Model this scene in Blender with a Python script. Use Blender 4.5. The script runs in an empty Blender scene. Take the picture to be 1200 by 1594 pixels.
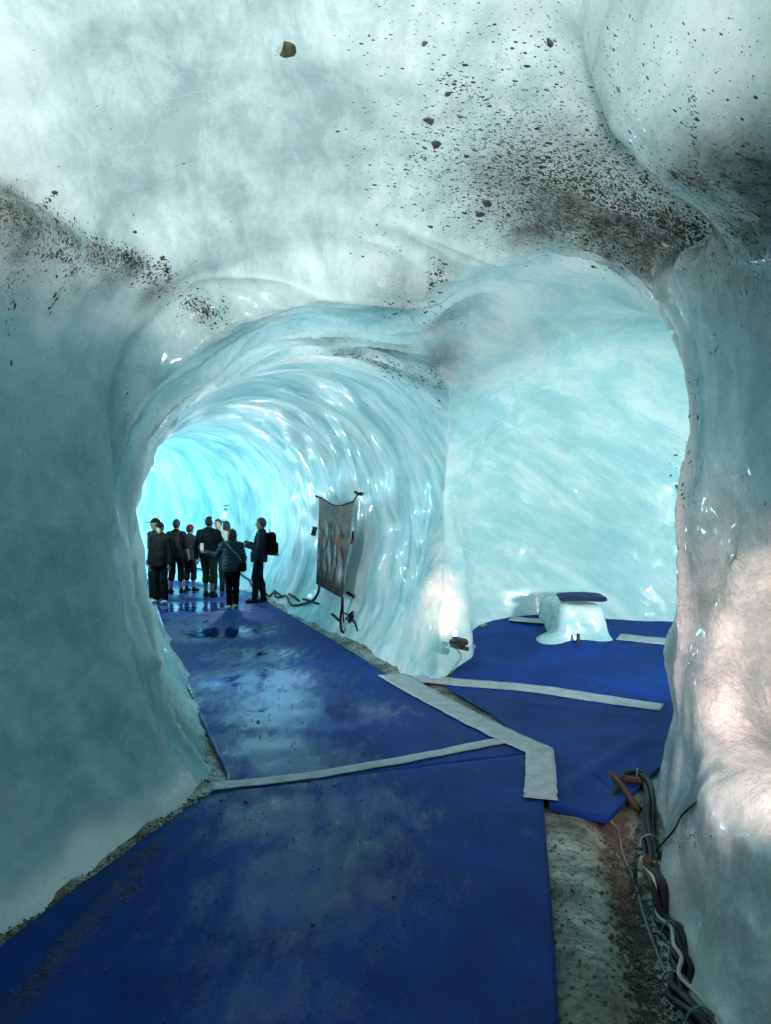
import bpy, bmesh, math, random, time
import numpy as np
from mathutils import Vector, Matrix
T0 = time.time()
scene = bpy.context.scene
col = scene.collection
rng = np.random.RandomState(7)
random.seed(7)

# ------------------------------------------------------------------ camera
FPX, CX, CY = 1120.0, 600.0, 806.0          # focal length in photo pixels, vanishing row of level lines
CAMZ = 1.8
cam_d = bpy.data.cameras.new('camera')
cam = bpy.data.objects.new('camera', cam_d); col.objects.link(cam)
cam.location = (0, 0, CAMZ)
cam.rotation_euler = (math.radians(90), 0, 0)
cam_d.sensor_fit = 'VERTICAL'; cam_d.sensor_height = 24.0
cam_d.lens = 24.0 * FPX / 1594.0
cam_d.shift_y = (CY - 797.0) / 1594.0
cam_d.clip_start = 0.05; cam_d.clip_end = 400
scene.camera = cam

def at(px, py, Y):
    """the point at distance Y that is seen at photo pixel px, py"""
    return np.array([(px - CX) / FPX * Y, Y, CAMZ + (CY - py) / FPX * Y])

# ------------------------------------------------------------------ noise
def _hash(ix, iy, iz, seed):
    h = (ix.astype(np.uint32) * np.uint32(374761393) + iy.astype(np.uint32) * np.uint32(668265263)
         + iz.astype(np.uint32) * np.uint32(2147483647 - 58) + np.uint32((seed * 974634777) & 0xffffffff))
    h = (h ^ (h >> np.uint32(13))) * np.uint32(1274126177)
    h = (h ^ (h >> np.uint32(16))) * np.uint32(2246822519)
    return h ^ (h >> np.uint32(15))
_G = rng.normal(size=(256, 3)); _G /= np.linalg.norm(_G, axis=1)[:, None]
def noise(P, seed=0):
    """gradient noise, about -1..1"""
    P = np.asarray(P, float)
    i = np.floor(P).astype(np.int64); f = P - i
    w = f * f * f * (f * (f * 6 - 15) + 10)
    out = 0
    for dx in (0, 1):
        wx = w[:, 0] if dx else 1 - w[:, 0]
        for dy in (0, 1):
            wy = w[:, 1] if dy else 1 - w[:, 1]
            for dz in (0, 1):
                wz = w[:, 2] if dz else 1 - w[:, 2]
                g = _G[_hash(i[:, 0] + dx, i[:, 1] + dy, i[:, 2] + dz, seed) & np.uint32(255)]
                d = g[:, 0] * (f[:, 0] - dx) + g[:, 1] * (f[:, 1] - dy) + g[:, 2] * (f[:, 2] - dz)
                out = out + wx * wy * wz * d
    return out * 1.6
def fbm(P, seed=0, octs=3, gain=.5):
    P = np.asarray(P, float)
    s = 0; a = 1.0
    for o in range(octs):
        s = s + a * noise(P * 2 ** o + o * 17.3, seed + o * 7); a *= gain
    return s
def sstep(a, b, x):
    t = np.clip((x - a) / (b - a), 0, 1); return t * t * (3 - 2 * t)
def smin(a, b, k):
    h = np.clip(.5 + .5 * (b - a) / k, 0, 1)
    return b * (1 - h) + a * h - k * h * (1 - h)
def smax(a, b, k): return -smin(-a, -b, k)

# ------------------------------------------------------------------ floor level
def floor_z(x, y):
    x = np.asarray(x, float); y = np.asarray(y, float)
    w = np.array([.92, -.39]); v = np.array([.39, .92])
    s = (x - .72) * v[0] + (y - 8.1) * v[1]
    t = (x - .72) * w[0] + (y - 8.1) * w[1]
    inside = sstep(-.5, -.1, t)
    return inside * np.clip((s + .5), 0, 2.9) * .175

# ------------------------------------------------------------------ the hollow in the ice, as a distance field (negative inside)
def spline(ctrl, n):
    c = np.array(ctrl, float); c = np.vstack([2 * c[0] - c[1], c, 2 * c[-1] - c[-2]])
    out = []
    m = len(c) - 3
    for k in range(n):
        t = k / (n - 1) * m; i = min(int(t), m - 1); f = t - i
        p0, p1, p2, p3 = c[i:i + 4]
        out.append(.5 * ((2 * p1) + (-p0 + p2) * f + (2 * p0 - 5 * p1 + 4 * p2 - p3) * f * f + (-p0 + 3 * p1 - 3 * p2 + p3) * f ** 3))
    return np.array(out)
BP = spline([(.56, 4.0), (.2, 5.0), (-.88, 8.26), (-2.5, 12.3), (-3.95, 15.8), (-5.5, 18.4), (-7.9, 20.2), (-11, 20.9), (-15, 20.9)], 160)
BL = np.concatenate([[0], np.cumsum(np.linalg.norm(np.diff(BP, axis=0), axis=1))])
def _path_exact(x, y):
    """signed side distance (right of the path positive) and length along the path"""
    n = len(x); u = np.empty(n); t = np.empty(n)
    A = BP[:-1]; D = BP[1:] - A; L2 = (D ** 2).sum(1)
    for s in range(0, n, 20000):
        px = x[s:s + 20000, None] - A[None, :, 0]; py = y[s:s + 20000, None] - A[None, :, 1]
        h = np.clip((px * D[:, 0] + py * D[:, 1]) / L2, 0, 1)
        ex = px - h * D[:, 0]; ey = py - h * D[:, 1]
        d2 = ex * ex + ey * ey
        k = d2.argmin(1); r = np.arange(len(k))
        sg = np.where(D[k, 0] * ey[r, k] - D[k, 1] * ex[r, k] > 0, -1.0, 1.0)
        u[s:s + 20000] = np.sqrt(d2[r, k]) * sg
        t[s:s + 20000] = BL[k] + h[r, k] * np.sqrt(L2[k])
    return u, t
_PX0, _PY0, _PH = -14.0, -4.0, .1
_gx = np.arange(_PX0, 6.5, _PH); _gy = np.arange(_PY0, 24.6, _PH)
_X, _Y = np.meshgrid(_gx, _gy, indexing='ij')
_pu, _pt = _path_exact(_X.ravel(), _Y.ravel()); _pu = _pu.reshape(_X.shape); _pt = _pt.reshape(_X.shape)
def to_path(x, y):
    fx = np.clip((x - _PX0) / _PH, 0, len(_gx) - 1.001); fy = np.clip((y - _PY0) / _PH, 0, len(_gy) - 1.001)
    i = fx.astype(int); j = fy.astype(int); fx = fx - i; fy = fy - j
    L = lambda G: (G[i, j] * (1 - fx) + G[i + 1, j] * fx) * (1 - fy) + (G[i, j + 1] * (1 - fx) + G[i + 1, j + 1] * fx) * fy
    return L(_pu), L(_pt)
def ell(u, z, a, b):
    k0 = np.sqrt((u / a) ** 2 + (z / b) ** 2) + 1e-6
    k1 = np.sqrt((u / a ** 2) ** 2 + (z / b ** 2) ** 2) + 1e-6
    return k0 * (k0 - 1) / k1
def ell3(p, c, r):
    q = (p - np.array(c)) / np.array(r); k0 = np.sqrt((q ** 2).sum(1)) + 1e-6
    k1 = np.sqrt(((q / np.array(r)) ** 2).sum(1)) + 1e-6
    return k0 * (k0 - 1) / k1

def f_front(P):
    x, y, z = P.T
    yy = [-5, 1, 3.0, 5, 6]
    aL = np.interp(y, yy, [2.6, 2.5, 2.28, 1.82, 1.75])
    aR = np.interp(y, [-5, 1, 2.6, 3.2, 4.75, 6], [2.0, 1.8, 1.62, 1.66, 1.86, 1.9])
    rR = np.interp(y, [-5, 1, 2.6, 3.1, 4.6, 6], [.8, .7, .69, .76, .93, .93])
    bbR = 2.0 / np.sqrt(1 - rR ** 2)
    a = np.where(x < 0, aL, aR)
    rL = np.interp(y, [-5, 3.0, 5, 6], [.76, .755, .69, .69])
    bb = np.where(x < 0, 2.0 / np.sqrt(1 - rL ** 2), bbR)
    b = np.where(z > 2, 1.5, bb)
    d = ell(x, z - 2.0, a, b)
    up = z > 2; n_ = np.where(x > 0, 3.8, 3.2); h_ = np.where(x > 0, 1.64, 1.52)
    q = ((np.abs(x) / a) ** n_ + (np.abs(z - 2) / h_) ** n_) ** (1 / n_)
    d = np.where(up, (q - 1) * 1.6, d)
    return smax(d, y - 5.0, .15)
def f_upper(P):
    z = P[:, 2]
    c = np.array([.2, .9, 3.36])
    q = P - c
    r3 = np.where(q[:, 2] > 0, .85, .16)
    k0 = np.sqrt((q[:, 0] / 2.75) ** 2 + (q[:, 1] / 4.3) ** 2 + (q[:, 2] / r3) ** 2) + 1e-6
    k1 = np.sqrt((q[:, 0] / 2.75 ** 2) ** 2 + (q[:, 1] / 4.3 ** 2) ** 2 + (q[:, 2] / r3 ** 2) ** 2) + 1e-6
    return k0 * (k0 - 1) / k1
def f_tunnel(P, ut=None):
    x, y, z = P.T
    u, t = to_path(x, y) if ut is None else ut
    a = np.where(u < 0, np.interp(t - 1.06, [-1.06, 0, 3, 8, 14, 20], [1.3, 1.98, 1.9, 1.8, 2.0, 2.2]), np.interp(t - 1.06, [-1.06, 0, 4, 8, 14, 20], [.9, 1.5, 1.62, 1.72, 2.0, 2.3]))
    zc = 1.72
    b = np.where(z > zc, np.interp(t - 1.06, [-1.06, 0, 2, 5, 9, 13, 20], [1.3, 1.62, 1.72, 1.95, 1.9, 2.05, 2.3]), 2.45)
    return ell(u, z - zc, a, b)
def f_dome(P):
    z = P[:, 2] - 1.6
    q = np.stack([(P[:, 0] - .85) / 1.05, (P[:, 1] - 5.8) / 1.75, z / np.where(z > 0, 2.12, 3.6)], 1)
    r = np.stack([np.full(len(z), 1.05), np.full(len(z), 1.75), np.where(z > 0, 2.12, 3.6)], 1)
    k0 = np.sqrt((q ** 2).sum(1)) + 1e-6; k1 = np.sqrt(((q / r) ** 2).sum(1)) + 1e-6
    return k0 * (k0 - 1) / k1
def f_niche(P):
    x, y, z = P.T
    w = (x - .72) * .92 + (y - 8.1) * -.39
    v = (x - .72) * .39 + (y - 8.1) * .92
    v0, v1, w0, w1 = -2.88, 2.3, -.22, 4.2
    qx = np.abs(w - (w0 + w1) / 2) - (w1 - w0) / 2 + 1.0
    qy = np.abs(v - (v0 + v1) / 2) - (v1 - v0) / 2 + 1.0
    d2 = np.sqrt(np.maximum(qx, 0) ** 2 + np.maximum(qy, 0) ** 2) + np.minimum(np.maximum(qx, qy), 0) - 1.0
    R = 2.1
    uu = np.maximum(R + d2, 0.0)
    b = np.where(z > 1.6, 2.05, 3.4)
    return ell(uu, z - 1.6, R, b)
def f_alcove(P):
    d = ell3(P, (1.95, 2.75, 1.06), (.82, 1.02, .66))
    ledge = .64 - P[:, 2] + .10 * (P[:, 0] - 1.4)
    return smax(d, ledge, .04)
def f_crown(P): return ell3(P, (1.33, 5.3, 2.45), (.78, 1.25, 1.22))
def f_recess(P): return ell3(P, (-2.72, 7.3, 1.0), (.55, .42, .8))
LOBES = [((1.50, 2.75, 3.78), (.66, .80, .66))]
def f_cave(P):
    ut = to_path(P[:, 0], P[:, 1])
    A = f_front(P); B = f_tunnel(P, ut); C = f_niche(P)
    d = smin(A, B, .10)
    d = smin(d, C, .16)
    d = smin(d, f_dome(P), .22)
    d = smin(d, f_crown(P), .2)
    d = smax(d, -ell3(P, (.66, 8.6, .35), (.36, .34, 1.2)), .42)
    d = smin(d, f_alcove(P), .16)
    d = smin(d, f_recess(P), .08)
    U = f_upper(P)
    d = smin(d, U, .14)
    for c, r in LOBES:
        d = smax(d, -ell3(P, c, r), .36)
    return d, ut

CREST_LIGHT = {}
def cave_rough(P, N, ut):
    """ripples, scallops and flutes melted into the ice: how far each point stands out along the normal"""
    x, y, z = P.T; u, t = ut
    near = sstep(9, 3, y)
    d = .07 * fbm(P * [.9, .9, 1.1], 3, 2)
    # scallops of the bored tunnel, long along the arch, narrow across
    tun = sstep(5.2, 6.6, y) * sstep(1.2, .2, (x - .72) * .92 + (y - 8.1) * -.39)
    d += .022 * (1 - .7 * tun) * fbm(P * [2.3, 2.3, 2.0], 11, 3)
    ang = np.arctan2(u, z - 1.2)
    Q = np.stack([t * 1.6, ang * 1.1 + t * .25, t * .1], 1)
    rid = 1 - np.abs(noise(Q, 21)) * 2
    d += tun * .014 * rid
    # flutes along the arch where the tunnel begins: branching glassy ridges
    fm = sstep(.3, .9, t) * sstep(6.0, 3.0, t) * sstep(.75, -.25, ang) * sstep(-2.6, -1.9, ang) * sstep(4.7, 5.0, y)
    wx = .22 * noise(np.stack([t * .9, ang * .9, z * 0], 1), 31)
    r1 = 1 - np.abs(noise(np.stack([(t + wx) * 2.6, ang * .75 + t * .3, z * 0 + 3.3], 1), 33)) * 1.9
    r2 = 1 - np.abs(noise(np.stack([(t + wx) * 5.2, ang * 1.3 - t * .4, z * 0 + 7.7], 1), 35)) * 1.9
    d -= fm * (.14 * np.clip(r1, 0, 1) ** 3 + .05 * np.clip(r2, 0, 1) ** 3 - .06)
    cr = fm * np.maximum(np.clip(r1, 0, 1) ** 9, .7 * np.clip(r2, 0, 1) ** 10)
    # glassy lip of the wall on the grotto side
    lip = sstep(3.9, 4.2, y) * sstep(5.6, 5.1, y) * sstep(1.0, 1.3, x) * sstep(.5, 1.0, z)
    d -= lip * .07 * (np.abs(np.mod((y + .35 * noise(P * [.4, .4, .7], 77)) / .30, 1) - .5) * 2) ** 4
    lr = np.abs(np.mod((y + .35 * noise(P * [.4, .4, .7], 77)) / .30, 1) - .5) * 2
    CREST_LIGHT['v'] = np.maximum(cr, lip * lr ** 5)
    return d

# ------------------------------------------------------------------ isosurface (surface nets)
def surface_nets(fn, lo, hi, h):
    n = [int(round((hi[k] - lo[k]) / h)) + 1 for k in range(3)]
    ax = [lo[k] + h * np.arange(n[k]) for k in range(3)]
    B = 6
    nb = [-(-k // B) for k in n]
    bc = np.stack(np.meshgrid(*[lo[k] + h * (np.arange(nb[k]) * B + (B - 1) / 2) for k in range(3)], indexing='ij'), -1).reshape(-1, 3)
    fb = fn(bc).reshape(nb)
    F = np.repeat(np.repeat(np.repeat(fb, B, 0), B, 1), B, 2).astype(np.float32)
    near = np.argwhere(np.abs(fb) < h * B * 1.5)
    loc = np.stack(np.meshgrid(*[np.arange(B)] * 3, indexing='ij'), -1).reshape(-1, 3)
    for s in range(0, len(near), 400):
        I = (near[s:s + 400, None, :] * B + loc[None]).reshape(-1, 3)
        F[I[:, 0], I[:, 1], I[:, 2]] = fn(I * h + np.array(lo))
    F = F[:n[0], :n[1], :n[2]]
    S = F < 0
    cells = np.zeros([k - 1 for k in n], np.int8)
    for dx in (0, 1):
        for dy in (0, 1):
            for dz in (0, 1):
                cells += S[dx:n[0] - 1 + dx, dy:n[1] - 1 + dy, dz:n[2] - 1 + dz]
    act = (cells > 0) & (cells < 8)
    idx = -np.ones(cells.shape, np.int64); C = np.argwhere(act); idx[act] = np.arange(len(C))
    acc = np.zeros((len(C), 3)); cnt = np.zeros(len(C))
    corners = [(a, b, c) for a in (0, 1) for b in (0, 1) for c in (0, 1)]
    for p in corners:
        for k in range(3):
            if p[k]: continue
            q = list(p); q[k] = 1
            fa = F[C[:, 0] + p[0], C[:, 1] + p[1], C[:, 2] + p[2]]; fb = F[C[:, 0] + q[0], C[:, 1] + q[1], C[:, 2] + q[2]]
            m = (fa < 0) != (fb < 0)
            tt = np.where(m, fa / np.where(m, fa - fb, 1), 0)
            pos = np.tile(np.array(p, float), (len(C), 1)); pos[:, k] = tt
            acc += pos * m[:, None]; cnt += m
    V = (C + acc / cnt[:, None]) * h + np.array(lo)
    quads = []
    for k in range(3):
        a, b = (k + 1) % 3, (k + 2) % 3
        s0 = [slice(1, n[0] - 1), slice(1, n[1] - 1), slice(1, n[2] - 1)]
        s0[k] = slice(0, n[k] - 1); s1 = list(s0); s1[k] = slice(1, n[k])
        m = S[tuple(s0)] != S[tuple(s1)]
        off = np.array([1, 1, 1]); off[k] = 0
        E = np.argwhere(m) + off
        def ci(da, db):
            q = E.copy(); q[:, a] -= da; q[:, b] -= db
            return idx[q[:, 0], q[:, 1], q[:, 2]]
        Q = np.stack([ci(1, 1), ci(0, 1), ci(0, 0), ci(1, 0)], 1)
        flip = ~S[E[:, 0], E[:, 1], E[:, 2]]
        Q[flip] = Q[flip][:, ::-1]
        quads.append(Q)
    Q = np.vstack(quads)
    return V, Q[(Q >= 0).all(1)]
def subdivide(V, Q):
    n = len(V)
    E = np.stack([Q, np.roll(Q, -1, 1)], -1).reshape(-1, 2); E.sort(1)
    key = E[:, 0] * n + E[:, 1]
    uq, inv = np.unique(key, return_inverse=True)
    em = (V[uq // n] + V[uq % n]) / 2
    fm = V[Q].mean(1)
    V2 = np.vstack([V, em, fm]); e = n + inv.reshape(-1, 4); c = n + len(em) + np.arange(len(Q))
    q = [np.stack([Q[:, k], e[:, k], c, e[:, (k + 3) % 4]], 1) for k in range(4)]
    return V2, np.stack(q, 1).reshape(-1, 4)
def grad(fn, P, e=.01):
    g = np.empty_like(P)
    for k in range(3):
        d = np.zeros(3); d[k] = e
        g[:, k] = fn(P + d) - fn(P - d)
    return g / (2 * e)
def project(fn, V, steps=2, maxmove=.05):
    for _ in range(steps):
        g = grad(fn, V); l2 = np.maximum((g ** 2).sum(1), .05)
        mv = g * (fn(V) / l2)[:, None]
        l = np.linalg.norm(mv, axis=1)
        mv *= np.minimum(1, maxmove / np.maximum(l, 1e-9))[:, None]
        V = V - mv
    return V
def vnormals(V, Q):
    fn = np.cross(V[Q[:, 2]] - V[Q[:, 0]], V[Q[:, 3]] - V[Q[:, 1]])
    N = np.zeros_like(V)
    for k in range(4): 
        for c in range(3): N[:, c] += np.bincount(Q[:, k], fn[:, c], len(V))
    return N / np.maximum(np.linalg.norm(N, axis=1), 1e-12)[:, None]

def mesh_from(name, V, Q, smooth=True):
    me = bpy.data.meshes.new(name)
    me.vertices.add(len(V)); me.vertices.foreach_set('co', np.ascontiguousarray(V, np.float32).ravel())
    k = Q.shape[1]
    me.loops.add(Q.size); me.loops.foreach_set('vertex_index', np.ascontiguousarray(Q, np.int32).ravel())
    me.polygons.add(len(Q)); me.polygons.foreach_set('loop_start', np.arange(0, Q.size, k, dtype=np.int32))
    me.update(calc_edges=True)
    me.polygons.foreach_set('use_smooth', np.full(len(Q), smooth)); me.update()
    return me
fcave = lambda P: f_cave(P)[0]
H = .10
CV, CQ = surface_nets(fcave, (-13, -2.6, -.45), (5.2, 23.4, 4.5), H)
CV = project(fcave, CV, 2)
keep = ~(CV[CQ][:, :, 2].max(1) < -.3)
CQ = CQ[keep]
print('nets', len(CV), len(CQ), time.time() - T0)
def relax(V, Q, n):
    E = np.stack([Q, np.roll(Q, -1, 1)], -1).reshape(-1, 2); m = len(V)
    cnt = np.maximum(np.bincount(E[:, 0], minlength=m), 1)
    for _ in range(n):
        V = V * .4 + .6 * np.stack([np.bincount(E[:, 0], V[E[:, 1], c], m) / cnt for c in range(3)], 1)
    return V
CV, CQ = subdivide(CV, CQ); CV = project(fcave, CV, 1); CV = relax(CV, CQ, 10)
CV, CQ = subdivide(CV, CQ); CV = relax(CV, CQ, 4)
used = np.unique(CQ); remap = -np.ones(len(CV), np.int64); remap[used] = np.arange(len(used)); CV = CV[used]; CQ = remap[CQ]
CN = vnormals(CV, CQ)
CUT = to_path(CV[:, 0], CV[:, 1])
CN = relax(CN, CQ, 8); CN /= np.linalg.norm(CN, axis=1)[:, None]
CV = CV + CN * cave_rough(CV, CN, CUT)[:, None]; CCR = CREST_LIGHT['v']; CV = relax(CV, CQ, 1)
CN = vnormals(CV, CQ)
print('cave', len(CV), len(CQ), time.time() - T0)
# ------------------------------------------------------------------ materials
class NT:
    def __init__(self, name):
        self.m = bpy.data.materials.new(name); self.m.use_nodes = True
        self.t = self.m.node_tree; self.t.nodes.clear()
        self.out = self.n('ShaderNodeOutputMaterial')
    def n(self, kind, **kw):
        x = self.t.nodes.new(kind)
        for k, v in kw.items(): setattr(x, k, v)
        return x
    def l(self, a, b): self.t.links.new(a, b)
    def val(self, sock, v):
        if hasattr(v, 'is_output') or isinstance(v, bpy.types.NodeSocket): self.l(v, sock)
        else: sock.default_value = v
    def coord(self, scale=(1, 1, 1), rot=(0, 0, 0), kind='Object'):
        c = self.n('ShaderNodeTexCoord'); mp = self.n('ShaderNodeMapping')
        mp.inputs['Scale'].default_value = scale; mp.inputs['Rotation'].default_value = rot
        self.l(c.outputs[kind], mp.inputs['Vector']); return mp.outputs[0]
    def noise(self, vec, scale, detail=4, rough=.55, dist=0, ridged=False):
        x = self.n('ShaderNodeTexNoise')
        if ridged: x.noise_type = 'RIDGED_MULTIFRACTAL'
        self.l(vec, x.inputs['Vector'])
        x.inputs['Scale'].default_value = scale; x.inputs['Detail'].default_value = detail
        x.inputs['Roughness'].default_value = rough; x.inputs['Distortion'].default_value = dist
        return x.outputs['Fac']
    def voro(self, vec, scale, feat='F1'):
        x = self.n('ShaderNodeTexVoronoi', feature=feat); self.l(vec, x.inputs['Vector']); x.inputs['Scale'].default_value = scale
        return x.outputs['Distance']
    def ramp(self, fac, stops, interp='LINEAR'):
        r = self.n('ShaderNodeValToRGB'); r.color_ramp.interpolation = interp
        e = r.color_ramp.elements
        while len(e) < len(stops): e.new(.5)
        for k, (p, c) in enumerate(stops):
            e[k].position = p; e[k].color = (*c, 1) if not isinstance(c, float) else (c, c, c, 1)
        self.l(fac, r.inputs[0]); return r.outputs[0]
    def math(self, op, a, b=0, c=0, clamp=False):
        x = self.n('ShaderNodeMath', operation=op, use_clamp=clamp)
        for k, v in enumerate((a, b, c)): self.val(x.inputs[k], v)
        return x.outputs[0]
    def mix(self, fac, a, b, blend='MIX'):
        x = self.n('ShaderNodeMix', data_type='RGBA', blend_type=blend)
        self.val(x.inputs['Factor'], fac)
        self.val(x.inputs[6], a if not isinstance(a, tuple) else (*a, 1)); self.val(x.inputs[7], b if not isinstance(b, tuple) else (*b, 1))
        return x.outputs[2]
    def attr(self, name):
        x = self.n('ShaderNodeAttribute'); x.attribute_name = name; return x.outputs['Fac']
    def bump(self, h, strength, dist, prev=None):
        x = self.n('ShaderNodeBump'); self.l(h, x.inputs['Height']); x.inputs['Strength'].default_value = strength; x.inputs['Distance'].default_value = dist
        if prev is not None: self.l(prev, x.inputs['Normal'])
        return x.outputs[0]
    def bsdf(self, color, rough=.5, normal=None, **kw):
        b = self.n('ShaderNodeBsdfPrincipled')
        self.val(b.inputs['Base Color'], color if not isinstance(color, tuple) else (*color, 1)); self.val(b.inputs['Roughness'], rough)
        if normal is not None: self.l(normal, b.inputs['Normal'])
        for k, v in kw.items(): self.val(b.inputs[k.replace('_', ' ')], v)
        return b.outputs[0]
    def done(self, shader):
        self.l(shader, self.out.inputs[0]); return self.m

def ice_material(name, own=None):
    """own: fixed (dark, mid, pale) colours; otherwise the ice type comes from the mesh (clear blue ice, bubbly white ice ...)"""
    T = NT(name)
    c = T.coord()
    if own is None:
        av = T.n('ShaderNodeAttribute'); av.attribute_name = 'flow'; wt = T.attr('tunnel')
        nm_ = T.n('ShaderNodeMix', data_type='VECTOR'); T.l(T.ramp(wt, [(.35, 0.0), (.65, 1.0)]), nm_.inputs[0])
        T.l(T.coord((1.35, .55, .85), (0, .25, .2)), nm_.inputs[4]); T.l(av.outputs['Vector'], nm_.inputs[5]); cs = nm_.outputs[1]
        g = lambda n_: (lambda x: (setattr(x, 'attribute_name', n_), x.outputs['Color'])[1])(T.n('ShaderNodeAttribute'))
        dark, mid, pale = g('dark_ice'), g('mid_ice'), g('pale_ice'); clear = T.attr('clear'); grain = T.attr('grain')
    else:
        cs = T.coord((.5, .5, 1.2), (0, .5, 0)); dark, mid, pale = own; clear = 0.0; grain = 0.0
    n1 = T.noise(cs, 1.1, 6, .62, 1.0)
    n2 = T.noise(cs, 5.0, 7, .68, .5)
    n3 = T.noise(c, 30, 4, .65)
    s = T.math('ADD', T.math('MULTIPLY', n1, .56), T.math('ADD', T.math('MULTIPLY', n2, .32), T.math('MULTIPLY', n3, .12)))
    s = T.math('SUBTRACT', s, T.math('MULTIPLY', clear, .16))
    colr = T.mix(T.ramp(s, [(.41, 0.0), (.49, 1.0)]), dark, mid)
    colr = T.mix(T.ramp(s, [(.49, 0.0), (.575, 1.0)]), colr, pale)
    # white bubble trains and healed cracks frozen in the ice
    v = T.noise(cs, 2.6, 8, .7, 1.8, True)
    vm = T.ramp(v, [(.55, 0.0), (1.1, .5)])
    colr = T.mix(vm, colr, pale)
    # hairline cracks and trains of tiny bubbles
    wv_ = T.n('ShaderNodeVectorMath', operation='ADD'); wn = T.n('ShaderNodeTexNoise'); T.l(c, wn.inputs['Vector']); wn.inputs['Scale'].default_value = 2.2; wn.inputs['Detail'].default_value = 4
    wsc = T.n('ShaderNodeVectorMath', operation='SCALE'); wsc.inputs[3].default_value = .35; T.l(wn.outputs['Color'], wsc.inputs[0]); T.l(c, wv_.inputs[0]); T.l(wsc.outputs[0], wv_.inputs[1])
    ck = T.voro(wv_.outputs[0], 1.6, 'DISTANCE_TO_EDGE')
    ckm = T.math('MULTIPLY', T.ramp(ck, [(.0, 1.0), (.012, 0.0)]), T.ramp(T.noise(c, 1.7, 3), [(.50, 0.0), (.64, .35)]))
    colr = T.mix(ckm, colr, pale)
    bb_ = T.math('MULTIPLY', T.ramp(T.voro(cs, 55), [(.0, 1.0), (.22, 0.0)]), T.ramp(n2, [(.5, 0.0), (.66, .55)]))
    colr = T.mix(bb_, colr, pale)
    colr = T.mix(T.math('MULTIPLY', T.attr('crest_light'), .85), colr, (.90, .97, .97))  # bright light along ridge crests and lip, put into the colour as pale lines
    d = T.attr('dirt')
    gr = T.noise(c, 9, 7, .72)
    dm = T.math('MULTIPLY', d, T.ramp(gr, [(.25, .45), (.65, 1.0)]), clamp=True)
    colr = T.mix(dm, colr, (.075, .080, .058))
    sp = T.ramp(T.noise(c, 75, 2, .5), [(.60, 0.0), (.66, 1.0)])
    colr = T.mix(T.math('MULTIPLY', T.math('MULTIPLY', d, sp), .8, clamp=True), colr, (.02, .018, .012))
    r = T.ramp(n2, [(.3, .12), (.75, .38)])
    nb = T.bump(T.noise(cs, 4.5, 3, .5), .17, .06)
    nb = T.bump(T.noise(cs, 15, 4, .6), .17, .02, nb)
    nb = T.bump(T.noise(c, 75, 3, .6), .2, .006, nb)
    if own is None:
        gb = T.n('ShaderNodeBump'); gb.inputs['Distance'].default_value = .02; T.l(grain, gb.inputs['Strength']); T.l(T.noise(c, 38, 5, .75, .4), gb.inputs['Height']); T.l(nb, gb.inputs['Normal']); nb = gb.outputs[0]
    if own is None: r = T.math('ADD', r, T.math('MULTIPLY', T.attr('bored'), .13))
    p = T.bsdf(colr, r, nb, IOR=1.31, Coat_Weight=(T.math('SUBTRACT', .35, T.math('MULTIPLY', T.attr('bored'), .22)) if own is None else .3), Coat_Roughness=.09, Coat_IOR=1.31)
    tl = T.n('ShaderNodeBsdfTranslucent')
    T.l(T.mix(1.0, colr, (.66, .97, .91), 'MULTIPLY'), tl.inputs[0]); T.l(nb, tl.inputs[1])
    mx = T.n('ShaderNodeMixShader'); T.val(mx.inputs[0], T.math('MULTIPLY', T.math('SUBTRACT', 1, T.math('MULTIPLY', dm, .8)), .22))
    T.l(p, mx.inputs[1]); T.l(tl.outputs[0], mx.inputs[2])
    return T.done(mx.outputs[0])
M = {}
M['ice'] = ice_material('glacier_ice')
PAL = np.array([[(.50, .64, .63), (.70, .81, .80), (.92, .97, .96)],          # bubbly white ice
                [(.18, .36, .40), (.25, .45, .485), (.34, .53, .56)],        # smooth teal ice
                [(.30, .39, .395), (.42, .50, .50), (.70, .76, .76)],          # grainy ice
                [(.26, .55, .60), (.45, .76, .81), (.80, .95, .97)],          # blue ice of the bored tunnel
                [(.42, .74, .77), (.55, .83, .86), (.80, .95, .95)]])         # blue green ice of the grotto
M['ice_niche'] = ice_material('bench_ice', PAL[4].tolist() and [tuple(q) for q in PAL[4].tolist()])

def tagd(o, label, cat=None, group=None, kind=None):
    o['label'] = label
    if cat: o['category'] = cat
    if group: o['group'] = group
    if kind: o['kind'] = kind
    return o
def link(name, me, mat=None, parent=None):
    o = bpy.data.objects.new(name, me); col.objects.link(o)
    if mat is not None:
        me.materials.clear(); me.materials.append(mat)
    if parent is not None: o.parent = parent
    return o

# ------------------------------------------------------------------ dirt that the glacier carries: bands and smears in the ice
def trace(px, py, steps=60):
    px = np.asarray(px, float); py = np.asarray(py, float)
    D = np.stack([(px - CX) / FPX, np.ones_like(px), (CY - py) / FPX], 1); L = np.linalg.norm(D, axis=1); D /= L[:, None]
    O = np.array([0, 0, CAMZ]); t = np.full(len(px), .3)
    for _ in range(steps):
        P = O + D * t[:, None]; f = fcave(P)
        t = t + np.clip(-f * .8, -.2, .6)
    P = O + D * t[:, None]
    g = grad(fcave, P); N = g / np.maximum(np.linalg.norm(g, axis=1), 1e-9)[:, None]
    P = P + N * cave_rough(P, N, to_path(P[:, 0], P[:, 1]))[:, None]
    return P, -N
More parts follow.
